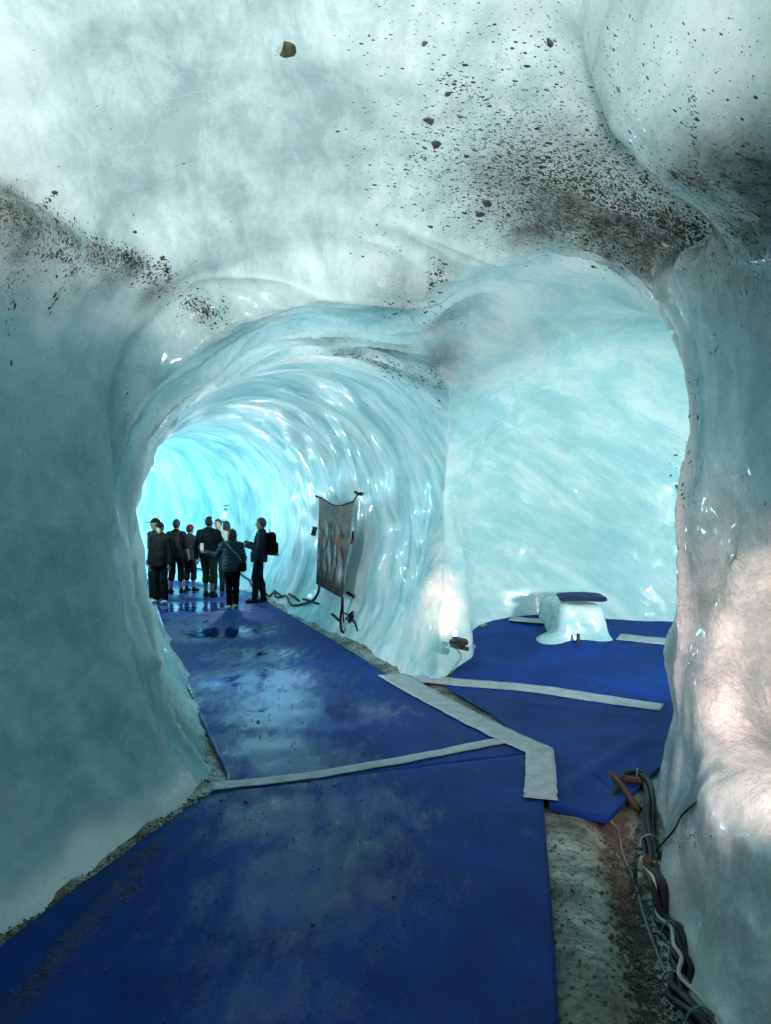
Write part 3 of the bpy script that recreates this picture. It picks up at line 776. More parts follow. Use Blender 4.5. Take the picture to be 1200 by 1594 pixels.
tri = np.array([(k, (k + 1) % 6, 6) for k in range(6)] + [((k + 1) % 6, k, 7) for k in range(6)])
tagd(link('ice_grit', mesh_from('ice_grit', VV.reshape(-1, 3), (base + tri[None]).reshape(-1, 3)), M['grit']), 'dark grit specks frozen into the ice ceiling and along its seams', 'grit', kind='stuff')

def stone_mesh(name, r, seed, sub=2, flat=.7, cuts=5):
    bm = bmesh.new(); bmesh.ops.create_icosphere(bm, subdivisions=sub, radius=1)
    rs = np.random.RandomState(seed); V = np.array([v.co for v in bm.verts])
    for _ in range(cuts):
        d = rs.normal(size=3); d /= np.linalg.norm(d); k = V @ d; lim = rs.uniform(.45, .8)
        V -= np.outer(np.maximum(k - lim, 0), d)
    V *= 1 + .12 * noise(V * 1.7 + seed, seed)[:, None]
    V *= [1, rs.uniform(.65, .9), flat]
    for v, c in zip(bm.verts, V): v.co = Vector(c * r)
    me = bpy.data.meshes.new(name); bm.to_mesh(me); bm.free(); me.polygons.foreach_set('use_smooth', [False] * len(me.polygons)); return me
CS = [(445, 78, 17, 'rust_stone', 'rusty angular stone frozen alone in the clean white ceiling ice'), (660, 67, 8, 'stone', 'small oval black stone in the ceiling right of the rusty stone'),
      (857, 66, 10, 'stone', 'grey round stone among the sparse grit at the top of the ceiling'), (668, 190, 13, 'stone', 'dark stone in the ceiling above a paler round stone'),
      (677, 225, 11, 'stone', 'pale grey round stone in the ceiling just below a darker stone'), (697, 147, 7, 'stone', 'little grey stone in the ceiling beside an arc of grit'),
      (757, 318, 11, 'stone', 'flat dark stone at the edge of the ceiling bulge near its crease'), (747, 334, 8, 'stone', 'short dark stone lowest on the ceiling bulge'), (1050, 272, 9, 'rust_stone', 'brown stone in the dense grit clump of the right ceiling lobe')]
for k, (px, py, r, mt, lab) in enumerate(CS):
    P, N = trace([px], [py]); P = P[0]; N = N[0]
    R = r * P[1] / FPX
    me = stone_mesh('embedded_stone', R, 100 + k, 3, .45)
    o = tagd(link('embedded_stone', me, M[mt]), lab, 'stone', 'stones frozen in the ceiling')
    o.location = P - N * R * .12; o.rotation_euler = Vector(N).to_track_quat('Z', 'Y').to_euler(); o.rotation_euler.rotate_axis('Z', .9 * k)
# ------------------------------------------------------------------ gravel on the ground and on the carpet
sv = []; 
def strew(n, fx, rmin, rmax):
    xy = fx(n); z = np.maximum(ground_z(xy[:, 0], xy[:, 1]), -1)
    r = np.exp(rng.uniform(math.log(rmin), math.log(rmax), n)); sv.append((np.column_stack([xy, z]), r))
def gully(n):
    y = rng.uniform(2.25, 4.4, n) ; xc = np.interp(y, [0, 2.3, 3.0, 4.3, 5], [.9, .98, 1.1, 1.42, 1.5]) - .015; return np.column_stack([xc + rng.normal(size=n) * .055, y])
strew(3200, gully, .004, .014)
def along(pts, w):
    q = np.array(pts); 
    def f(n): return resample(q, 400)[rng.randint(0, 400, n)] + rng.normal(size=(n, 2)) * w
    return f
strew(700, along(pf((0, 1455), (120, 1375), (240, 1285), (318, 1232)), .03), .003, .011)
strew(500, along(pf((318, 1215), (300, 1150), (283, 1090), (262, 1020)), .06), .004, .014)
strew(400, along(pf((430, 935), (530, 988), (600, 1028), (690, 1052)), .07), .004, .013)
strew(350, along(pf((640, 1045), (700, 1056)), .05), .004, .016)
strew(300, along(pf((860, 1270), (880, 1400), (890, 1560)), .10), .002, .008)
# on the cloth
def strew_cloth(n, fx, rmin, rmax):
    xy = fx(n); r = np.exp(rng.uniform(math.log(rmin), math.log(rmax), n)); sv.append((np.column_stack([xy, cloth_z(xy[:, 0], xy[:, 1]) + .004]), r))
strew_cloth(420, along(pf((20, 1568), (120, 1470), (200, 1390), (245, 1312)), .022), .002, .008)
strew_cloth(420, along(pf((300, 980), (400, 1080), (460, 1200), (480, 1400), (470, 1580)), .33), .002, .009)
P = np.vstack([s[0] for s in sv]); R = np.concatenate([s[1] for s in sv]); n = len(P)
oct_ = np.array([(1, 0, 0), (-1, 0, 0), (0, 1, 0), (0, -1, 0), (0, 0, .75), (0, 0, -.75), (.62, .62, .45), (-.6, .65, .4), (.6, -.6, .45), (-.62, -.6, .4)])
Vn = oct_[None] * rng.uniform(.65, 1.25, (n, 10, 3)) * R[:, None, None]; th = rng.uniform(0, 6.28, n); c, s_ = np.cos(th)[:, None], np.sin(th)[:, None]
Vn = np.stack([Vn[..., 0] * c - Vn[..., 1] * s_, Vn[..., 0] * s_ + Vn[..., 1] * c, Vn[..., 2]], -1) + P[:, None] + np.array([0, 0, .3]) * R[:, None, None]
tri = np.array([(0, 6, 4), (6, 2, 4), (2, 7, 4), (7, 1, 4), (1, 9, 4), (9, 3, 4), (3, 8, 4), (8, 0, 4), (6, 0, 5), (2, 6, 5), (7, 2, 5), (1, 7, 5), (9, 1, 5), (3, 9, 5), (8, 3, 5), (0, 8, 5)])
tagd(link('gravel', mesh_from('gravel', Vn.reshape(-1, 3), (np.arange(n)[:, None, None] * 10 + tri[None]).reshape(-1, 3), False), M['stone']), 'dark gravel in the gully and along the carpet edges', 'gravel', kind='stuff')
peb = stone_mesh('pebble', .012, 5, 2, .6)
for k, (px, py, s) in enumerate([(402, 1125, 1.4), (392, 1122, .9), (382, 1250, 1.3), (344, 1247, 1.0), (164, 1514, 1.1), (487, 1440, .8), (318, 1300, .9), (342, 1268, .9), (482, 1216, 1.0), (405, 1148, 1.1), (497, 1155, .9), (455, 1098, .8), (350, 1010, 1.1), (340, 962, 1.3),
                                  (720, 1220, .7), (612, 1400, .7), (560, 1310, .7), (800, 1472, .6), (415, 1300, .8), (520, 1225, .8)]):
    q = px_floor(px, py); o = bpy.data.objects.new('pebble', peb); col.objects.link(o)
    if k == 0: peb.materials.append(M['grit'])
    o.location = (q[0], q[1], float(cloth_z(np.array([q[0]]), np.array([q[1]]))[0]) + .008); o.scale = (s, s, s); o.rotation_euler.z = k * 1.3
    tagd(o, 'small dark pebble lying loose on the blue carpet', 'pebble', 'loose pebbles on the blue carpet')

# ------------------------------------------------------------------ ice bench with its cushion
BO = px_floor(908, 1000); BX, BY = BO[0], BO[1] + .1; bz = float(floor_z(BX, BY))
def f_bench(P):
    p = P - np.array([BX, BY, bz]); x, y, z = p.T
    w = .285 + .075 * np.clip((.40 - z) / .45, 0, 1.3) ** 1.6
    wob = .02 * noise(P * 5, 61) + .035 * noise(P * 1.9, 62)
    q = np.stack([np.abs(x - .02) - w, np.abs(y - .55) - (.56 + .10 * np.clip((.3 - z) / .4, 0, 1.2)), np.abs(z - .12) - .30 - .02], 1) + .10
    d = np.linalg.norm(np.maximum(q, 0), axis=1) + np.minimum(q.max(1), 0) - .10
    d3 = ell3(p, (-.36, .10, -.10), (.20, .2, .15)); d4 = ell3(p, (.22, -.06, -.10), (.20, .12, .14))
    d = smin(d, d3, .12); d = smin(d, d4, .12)
    return d + wob
V_, Q_ = surface_nets(f_bench, (BX - 1.0, BY - .7, bz - .3), (BX + 1.9, BY + 1.9, bz + 3.4), .045); V_ = project(f_bench, V_, 2); V_, Q_ = subdivide(V_, Q_)
tagd(link('ice_bench', mesh_from('ice_bench', V_, Q_), M['ice_niche']), 'seat block carved from ice at the back of the grotto', 'bench')
cu = MB(); cw, cd_, ch = .57, .46, .07; nn = 14
gridv = []; 
for iz in (0, 1):
    for a in range(nn + 1):
        for b in range(nn + 1):
            u, v = a / nn * 2 - 1, b / nn * 2 - 1
            e = max(abs(u), abs(v)) ** 6
            gridv.append((u * cw / 2 * (1 - .03 * (abs(v) ** 4)), v * cd_ / 2 * (1 - .03 * abs(u) ** 4), (ch / 2 * (1 - .75 * e) + .006 * math.sin(3 * u + 2 * v)) * (1 if iz else -1)))
N1 = (nn + 1) ** 2
F = [(a * (nn + 1) + b, (a + 1) * (nn + 1) + b, (a + 1) * (nn + 1) + b + 1, a * (nn + 1) + b + 1) for a in range(nn) for b in range(nn)]
F2 = [tuple(N1 + i for i in q) for q in F]; F1 = [q[::-1] for q in F]
rim = [b for b in range(nn + 1)] + [a * (nn + 1) + nn for a in range(1, nn + 1)] + [nn * (nn + 1) + b for b in range(nn - 1, -1, -1)] + [a * (nn + 1) for a in range(nn - 1, 0, -1)]
F3 = [(rim[k], rim[(k + 1) % len(rim)], N1 + rim[(k + 1) % len(rim)], N1 + rim[k]) for k in range(len(rim))]
cu.add(gridv, F1 + F2 + F3)
T = NT('blue_felt'); g = T.coord(); M['felt'] = T.done(T.bsdf(T.ramp(T.noise(g, 6, 4, .6), [(.35, (.005, .014, .07)), (.65, (.008, .03, .14))]), .8, T.bump(T.noise(g, 150, 2, .5), .3, .002)))
o = cu.build('seat_cushion', M['felt']); o.location = (BX + .06, BY + .22, bz + .50); o.rotation_euler = (.05, 0, -.12); tagd(o, 'flat dark blue cushion lying on the ice bench', 'cushion')

def stake(a, b, r, label, group='short wooden stakes holding cables', n=7, name='wooden_stake', mat='wood'):
    a = np.array(a); b = np.array(b); pts = [a + (b - a) * t + .15 * r * rng.normal(size=3) for t in np.linspace(0, 1, 6)]
    return tagd(MB().tube(pts, [r * 1.05, r, r * .95, r, r * .93, r * .8], n).build(name, M[mat]), label, 'stake', group)
q = px_floor(898, 1003); zz = float(floor_z(*q)); stake((q[0], q[1] - .04, zz - .03), (q[0] + .005, q[1] - .04, zz + .13), .022, 'short brown stake standing in front of the ice bench')

# ------------------------------------------------------------------ lamp at the foot of the ridge
def floodlight(loc, yaw, label, tilt=.5, lens='lens'):
    o = empty('floodlight', loc, label, 'lamp', 'floodlights along the cave', yaw)
    R = Matrix.Rotation(tilt, 3, 'X')
    MB().box((0, 0, .075), (.13, .07, .10), R).build('housing', M['rubber'], o)
    MB().box(R @ Vector((0, .042, 0)) + Vector((0, 0, .075)), (.105, .012, .075), R, .3).build('lens', M[lens], o)
    MB().tube(smooth_path([(-.075, 0, .075), (-.08, 0, .02), (-.06, 0, .004), (.06, 0, .004), (.08, 0, .02), (.075, 0, .075)], 24), .006, 8).build('bracket', M['metal'], o)
    return o
LP = on_surface(716, 997); 
fl = empty('pillar_lamp', (at(706, 984, 8.0)[0], 7.86, at(706, 984, 8.0)[2] - .02), 'small lit lamp at the foot of the ridge between tunnel and grotto', 'lamp', 'floodlights along the cave')
MB().lathe([(.0, -.07), (.032, -.07), (.036, -.05), (.03, -.02), (.026, 0), (.0, 0)]).build('socket', simple_mat('blue_socket', (.01, .02, .06), (.02, .05, .12)), fl)
MB().lathe([(.018, 0), (.026, .02), (.028, .036), (.02, .056), (.0, .064)]).build('bulb', M['lens'], fl)
for k, (dx, dz, an, ln, lab) in enumerate([(.055, -.13, .5, .20, 'lowest wood block under the small pillar lamp'), (.035, -.085, -.4, .17, 'middle wood block under the small pillar lamp'), (.08, -.06, .2, .13, 'top wood block under the small pillar lamp')]):
    b = MB().box((0, 0, 0), (ln, .09, .045), None, .1).build('wood_block', M['wood']); b.location = fl.location + Vector((dx, .04, dz)); b.rotation_euler = (.1 * k, .25, an); tagd(b, lab, 'wood block', 'wood blocks under the pillar lamp')
cb = smooth_path([np.array(fl.location) + [0, -.01, -.06]] + [on_surface(x, y, .02) for x, y in ((700, 1002), (712, 1012), (716, 1024), (706, 1046))], 40)
tagd(MB().tube(cb, .007, 8).build('lamp_cable', M['cream']), 'thin white cable curling down from the small pillar lamp', 'cable')
floodlight((1.38, 2.2, .70), -.4, 'black floodlight on the ledge of the pink lit hollow', .4)
floodlight((-2.74, 7.36, .30), -1.2, 'black floodlight in a recess behind the teal wall', .5)
floodlight((3.42, 5.82, .85), .6, 'black floodlight in the grotto behind the grainy wall', .5)
floodlight((2.72, 5.33, .60), 1.25, 'added unseen black floodlight in the grotto turned to the tunnel mouth', .6)  # fixture added for the light on the tunnel mouth, out of view
floodlight((-8.2, 19.7, .1), -.9, 'black floodlight round the far bend of the tunnel', .7)
floodlight((-.4, -2.3, .45), 0, 'added unseen black floodlight at the cave mouth aimed at the ceiling', .9)  # fixture added behind the camera for the ceiling fill

# ------------------------------------------------------------------ wall lantern far down the tunnel
lp, ln_ = trace([366], [802]); lp = lp[0] + ln_[0] * .32
o = empty('wall_lantern', lp, 'tilted glass lantern with two lit bulbs behind the group', 'lantern')
Rl = Matrix.Rotation(.26, 3, 'Y')
MB().lathe([(.0, .19), (.055, .19), (.06, .175), (.05, .165), (.0, .165)], rot=Rl).build('cap', M['metal'], o)
MB().lathe([(.0, -.20), (.05, -.20), (.055, -.17), (.05, -.15), (.0, -.15)], rot=Rl).build('base', M['metal'], o)
MB().lathe([(.043, -.15), (.043, .165)], rot=Rl).build('glass_tube', M['glass'], o)
for z, r in ((.05, .036), (-.04, .03)):
    MB().lathe([(.0, r * 1.6), (r * .6, r * 1.2), (r, 0), (r * .6, -r * 1.1), (0, -r * 1.5)], Rl @ Vector((0, 0, z)), Rl).build('bulb', M['bulb'], o)
MB().box((.03, .03, .27), (.17, .05, .018)).build('bracket', M['black'], o)
MB().tube([(.04, .02, .2), (.04, .1, .26), (.05, .3, .27)], .008, 8).build('hanger', M['metal'], o)

# ------------------------------------------------------------------ banner
def wall_at(px, py, off):
    P, N = trace([px], [py]); P = P[0]; Y = P[1] - off
    return at(px, py, Y)
TL = wall_at(497, 774, .45); TR = wall_at(550, 782, .12); BR = wall_at(533, 932, .45); BL = wall_at(492, 909, .7)
yl = min(TL[1], BL[1]); TL = at(497, 774, yl); BL = at(492, 909, yl - .12); yr = min(TR[1], BR[1]) ; TR = at(550, 782, yr); BR = at(533, 932, yr - .1)
print('banner', TL, TR, BR, BL)
nu, nv = 26, 50; V = []
for j in range(nv + 1):
    t = j / nv
    for i in range(nu + 1):
        s = i / nu
        p = (TL * (1 - s) + TR * s) * (1 - t) + (BL * (1 - s) + BR * s) * t
        p = p + np.array([0, 0, -.10]) * (math.sin(math.pi * min(1, s / 1.0)) ** 1.5) * (1 - t) ** 2
        bulge = 4 * s * (1 - s)
        p = p + np.array([.01, -.05, 0]) * (bulge * .6 + .35 * math.sin(9 * s + 2.5 * t) * bulge + .25 * math.sin(5 * t - 4 * s))
        p = p + np.array([.05, 0, 0]) * (s * math.sin(math.pi * t) ** 2 * .4)
        V.append(p)
F = [(j * (nu + 1) + i, j * (nu + 1) + i + 1, (j + 1) * (nu + 1) + i + 1, (j + 1) * (nu + 1) + i) for j in range(nv) for i in range(nu)]
me = bpy.data.meshes.new('printed_cloth'); me.from_pydata([tuple(p) for p in V], [], F); me.polygons.foreach_set('use_smooth', [True] * len(F))
uv = me.uv_layers.new(name='UVMap')
for l in me.loops: uv.data[l.index].uv = ((l.vertex_index % (nu + 1)) / nu, 1 - (l.vertex_index // (nu + 1)) / nv)
T = NT('printed_mountain_cloth'); tc = T.n('ShaderNodeTexCoord'); mp = T.n('ShaderNodeMapping'); T.l(tc.outputs['UV'], mp.inputs['Vector']); mp.inputs['Scale'].default_value = (1, 2.6, 1)
sx = T.n('ShaderNodeSeparateXYZ'); T.l(tc.outputs['UV'], sx.inputs[0])
nz = T.noise(mp.outputs[0], 3.2, 6, .7, .6)
mp2 = T.n('ShaderNodeMapping'); T.l(tc.outputs['UV'], mp2.inputs['Vector']); mp2.inputs['Scale'].default_value = (3.0, 1.2, 1); mp2.inputs['Rotation'].default_value = (0, 0, .25)
nz2 = T.noise(mp2.outputs[0], 3.0, 5, .7, .8)
rock = T.ramp(nz2, [(.36, (.035, .038, .038)), (.47, (.11, .115, .11)), (.56, (.26, .27, .27)), (.63, (.62, .66, .66))])
rock = T.mix(T.math('MULTIPLY', T.ramp(T.noise(mp.outputs[0], 2.1, 3, .5), [(.52, 0.0), (.60, .7)]), T.ramp(sx.outputs[1], [(.4, 0.0), (.55, 1.0), (.78, 1.0), (.85, 0.0)])), rock, (.34, .16, .12))
skyc = T.mix(T.ramp(nz, [(.4, 0.0), (.7, .8)]), (.17, .165, .155), (.33, .32, .30))
hgt = T.math('ADD', sx.outputs[1], T.math('MULTIPLY', T.math('SUBTRACT', nz, .5), .5))
cm = T.mix(T.ramp(hgt, [(.70, 1.0), (.78, 0.0)]), skyc, rock)
cm = T.mix(T.ramp(sx.outputs[1], [(.10, .85), (.22, 0.0)]), cm, (.03, .033, .033))
bn = T.bsdf(cm, .85, T.bump(nz, .15, .01), Specular_IOR_Level=.1); M['banner'] = T.done(bn)
bo = empty('hanging_banner', (0, 0, 0), 'grey printed cloth banner tied to the tunnel wall', 'banner')
link('printed_cloth', me, M['banner'], bo)
hm = [np.array(V[i]) + [0, -.004, .004] for i in range(nu + 1)]; MB().tube(hm, .012, 8).build('top_hem', M['black'], bo)
pk = at(532, 789, float(V[nu // 2 + 4][1]) - .03); k = 10.9 / FPX
MB().box((0, 0, 0), (.001, .001, .001))
pn = MB(); w0 = pk + [-.02, 0, .02]
pn.add([pk + [-.012, 0, .04], pk + [.012, 0, .04], pk + [.05, 0, -.26], pk + [-.045, 0, -.24], pk + [-.012, -.03, .04], pk + [.012, -.03, .04], pk + [.05, -.035, -.26], pk + [-.045, -.035, -.24]],
       [(0, 1, 2, 3), (7, 6, 5, 4), (0, 4, 5, 1), (1, 5, 6, 2), (2, 6, 7, 3), (3, 7, 4, 0)], False)
M['pale_wood'] = simple_mat('pale_wood', (.34, .25, .17), (.5, .38, .27), 8, (.5, .7), .3, 30)
pn.build('wood_wedge', M['pale_wood'], bo)
stk = lambda a, b, ya, yb, r, lab: stake(at(*a, ya), at(*b, yb), r, lab)
MB().tube(smooth_path([TR, at(552, 777, yr + .02), at(557, 770, yr + .06), wall_at(560, 767, 0)], 16), .010, 8).build('tie_rope', M['black'], bo)
MB().tube([wall_at(553, 766, .02), at(557, 769, wall_at(557, 769, .06)[1]), wall_at(564, 769, .02)], .026, 8).build('anchor', M['black'], bo)
MB().tube([at(491, 772, yl), at(499, 775, yl)], .016, 8).build('corner_pin', M['wood'], bo)
MB().box(at(489, 827, yl + .1), (.085, .015, .16), Matrix.Rotation(.25, 3, 'Y')).build('side_flap', M['rubber'], bo)
MB().box(at(549, 836, yr + .05), (.035, .04, .18), Matrix.Rotation(.05, 3, 'Y')).build('side_clamp', M['black'], bo)
MB().box(at(547.5, 844, yr + .02), (.045, .03, .07), Matrix.Rotation(.1, 3, 'Y')).build('red_clip', simple_mat('red_plastic', (.25, .04, .02), (.4, .08, .04)), bo)
fp = on_surface(535, 985)
MB().tube(smooth_path([BR + [0, 0, .02], at(532, 945, yr - .05), at(530, 962, yr + .1), fp + [-.04, 0, .05], fp], 24), .02, 8).build('lower_rope', M['black'], bo)
MB().tube(smooth_path([BR + [.01, 0, .0], at(534, 955, yr), at(535, 970, yr + .1), fp + [.03, 0, .03]], 24), .012, 8).build('lower_rope', M['black'], bo)
stake(wall_at(541, 922, .0), wall_at(550, 929, .12), .024, 'black peg in the wall to the right below the banner', mat='black')
stake(wall_at(517, 956, .12), wall_at(530, 968, .02), .022, 'dark peg crossing the rope under the banner', mat='black')
cl = MB()
for k in range(6):
    a0 = wall_at(543 + 5 * rng.rand(), 955 + 8 * rng.rand(), .1); cl.tube(smooth_path([a0, a0 + rng.normal(size=3) * .05, a0 + rng.normal(size=3) * .07 + [.03, 0, -.03]], 12), .014, 7)
cl.tube(smooth_path([wall_at(536, 954, .05), wall_at(545, 960, .1), wall_at(552, 970, .05), wall_at(556, 982, .03)], 16), .012, 8)
tagd(cl.build('cable_tangle', M['black']), 'black tangle of cable beside the rope under the banner', 'cable')
# sagging cable along the tunnel wall
ropes = [[(497, 911), (494, 925), (485, 935), (467, 941), (455, 942), (450, 937), (445, 927), (438, 929), (429, 929), (427, 922), (419, 928), (415, 925), (405, 919), (394, 914), (391, 910), (387, 902), (382, 899), (375, 894), (370, 889)],
         [(316, 887), (305, 885), (297, 890), (290, 888)]]
for rp, lab in zip(ropes, ('dark cable sagging along the tunnel wall beside the man with a backpack', 'short stretch of dark cable on the far wall between the visitors')):
    pts = [wall_at(x, y, .10) for x, y in rp]
    tagd(MB().tube(smooth_path(pts, 140), .022, 8).build('wall_cable', M['rubber']), lab, 'cable')
for (a, b), lab in zip([((450, 924), (466, 935)), ((472, 932), (496, 940)), ((427, 919), (438, 928)), ((394, 909), (402, 914))], ('dark stake sloping over the lowest sag of the wall cable', 'dark stake lying under the banner side of the wall cable', 'dark stake over the wall cable nearest the standing man', 'dark stake on the wall cable behind the man with a backpack')):
    stake(wall_at(*a, .16), wall_at(*b, .08), .024, lab, mat='black')
tagd(MB().tube(smooth_path([wall_at(388, 905, .05), wall_at(394, 899, .05), wall_at(400, 896, .02)], 10), .006, 6).build('wall_cable', M['rubber']), 'thin wire standing off the wall behind the man with a backpack', 'cable')

# ------------------------------------------------------------------ cables in the gully
bp = [(973, 1221), (995, 1219), (1007, 1233), (1010, 1261), (1007, 1301), (1013, 1335), (1026, 1357), (1038, 1379), (1041, 1410), (1044, 1441), (1050, 1472), (1054, 1503), (1063, 1527), (1069, 1552), (1088, 1583), (1112, 1612), (1130, 1650)]
core = smooth_path([on_surface(x, y, .045) for x, y in bp], 150)
d = np.gradient(core, axis=0); d /= np.linalg.norm(d, axis=1)[:, None]; a1 = np.cross(d, [0, 0, 1.0]); a1 /= np.linalg.norm(a1, axis=1)[:, None]; a2 = np.cross(a1, d)
s = np.linspace(0, 1, 150)
bo = empty('cable_bundle', core[70], 'thick bundle of black cables with a cream one along the gully', 'cable')
def strand(ph, rad, r, mat, turns=1.6, nm='cable'):
    th = ph + turns * 2 * math.pi * s + .5 * np.sin(9 * s + ph); rr = rad * (1 + .35 * np.sin(7 * s + 2 * ph))
    p = core + a1 * (rr * np.cos(th))[:, None] + a2 * (rr * np.sin(th))[:, None]
    MB().tube(p - np.array(bo.location), r, 9).build(nm, M[mat], bo)
for k in range(6): strand(k * 1.05, .024, .0125 + .002 * (k % 3), 'rubber')
strand(4.0, .040, .0085, 'cream', .9, 'pale_cable')
for f_ in (.06, .30, .62, .80, .93):
    i = int(f_ * 149); th = np.linspace(0, 2 * math.pi, 25)
    MB().tube([core[i] + .052 * (np.cos(t) * a1[i] + np.sin(t) * a2[i]) - np.array(bo.location) for t in th], .004, 7, False).build('cable_tie', M['greycord'], bo)
jb = on_surface(1014, 1364, .05)
jo = empty('junction_box', jb, 'larger cream junction box where the thin black wire starts', 'junction box')
R = Matrix.Rotation(.5, 3, 'Z') @ Matrix.Rotation(.35, 3, 'Y')
MB().box((0, 0, 0), (.11, .09, .075), R).build('body', M['cream'], jo)
MB().lathe([(.0, .012), (.026, .012), (.03, .004), (.03, -.01)], R @ Vector((.03, -.055, .01)), R @ Matrix.Rotation(1.4, 3, 'X')).build('round_cap', M['cream'], jo)
MB().lathe([(.0, .05), (.02, .05), (.02, -.02)], R @ Vector((-.06, -.02, .01)), R @ Matrix.Rotation(-1.2, 3, 'Y')).build('cable_gland', M['cream'], jo)
b = on_surface(1005, 1380, .035); jo2 = empty('junction_box', b, 'smaller cream junction box lower down against the cord', 'junction box')
MB().box((0, 0, 0), (.075, .06, .05), Matrix.Rotation(-.3, 3, 'Z')).build('body', M['cream'], jo2)
MB().lathe([(.0, .01), (.022, .01), (.024, 0)], (0, -.034, 0), Matrix.Rotation(1.5, 3, 'X')).build('round_cap', M['cream'], jo2)
o = MB().box((0, 0, 0), (.035, .045, .15), None, .08).build('wood_block', M['wood']); o.location = on_surface(1014, 1375, .085); o.rotation_euler = (.35, -.65, .2); tagd(o, 'small wood block wedged against the junction boxes', 'wood block')
a = on_surface(995, 1262, .0); bq = at(953, 1202, a[1] + .05)
o = MB(); 
stake(a, bq, .024, 'thick wooden stake leaning where the cable bundle rises')
stake(on_surface(968, 1226, .06), on_surface(1000, 1232, .07), .026, 'brown branch stub lying under the top of the cable bundle')
# dark scrap of cloth
cs_ = [on_surface(x, y, h) for x, y, h in ((938, 1263, .01), (950, 1246, .05), (962, 1232, .08), (972, 1226, .10), (966, 1244, .05), (955, 1262, .015), (948, 1268, .008))]
mb = MB(); cen = np.mean(cs_, 0) + [0, -.01, .02]; top = [tuple(p) for p in cs_] + [tuple(cen)]; k = len(cs_)
F = [(i, (i + 1) % k, k) for i in range(k)]; low = [tuple(np.array(p) - [0, .0, .012]) for p in top]
mb.add(top + low, F + [tuple(k + 1 + j for j in f[::-1]) for f in F] + [(i, k + 1 + i, k + 1 + (i + 1) % k, (i + 1) % k) for i in range(k)])
tagd(mb.build('cloth_scrap', M['black']), 'black scrap of cloth hanging on the stake at the carpet edge', 'cloth')
tagd(MB().tube(smooth_path([on_surface(x, y, .012) for x, y in ((1010, 1340), (1017, 1332), (1038, 1311), (1054, 1292), (1066, 1270), (1088, 1250))], 50), .0055, 8).build('thin_wire', M['rubber']), 'thin black wire slanting up the wall from the junction box', 'wire')
lo = smooth_path([on_surface(1010, 1345, .02), on_surface(990, 1362, .03), on_surface(988, 1382, .03), on_surface(1004, 1388, .03)], 40)
tagd(MB().tube(lo, .005, 8).build('thin_wire', M['rubber']), 'loop of thin black wire around the junction boxes', 'wire')
tagd(MB().tube(smooth_path([on_surface(x, y, .014) for x, y in ((950, 1280), (962, 1298), (970, 1335), (989, 1379), (1004, 1435), (1023, 1487), (1038, 1524), (1054, 1546), (1088, 1568), (1120, 1590))], 80), .008, 8).build('grey_cord', M['greycord']), 'grey cord lying along the gravel beside the cable bundle', 'cord')
print('props', time.time() - T0)
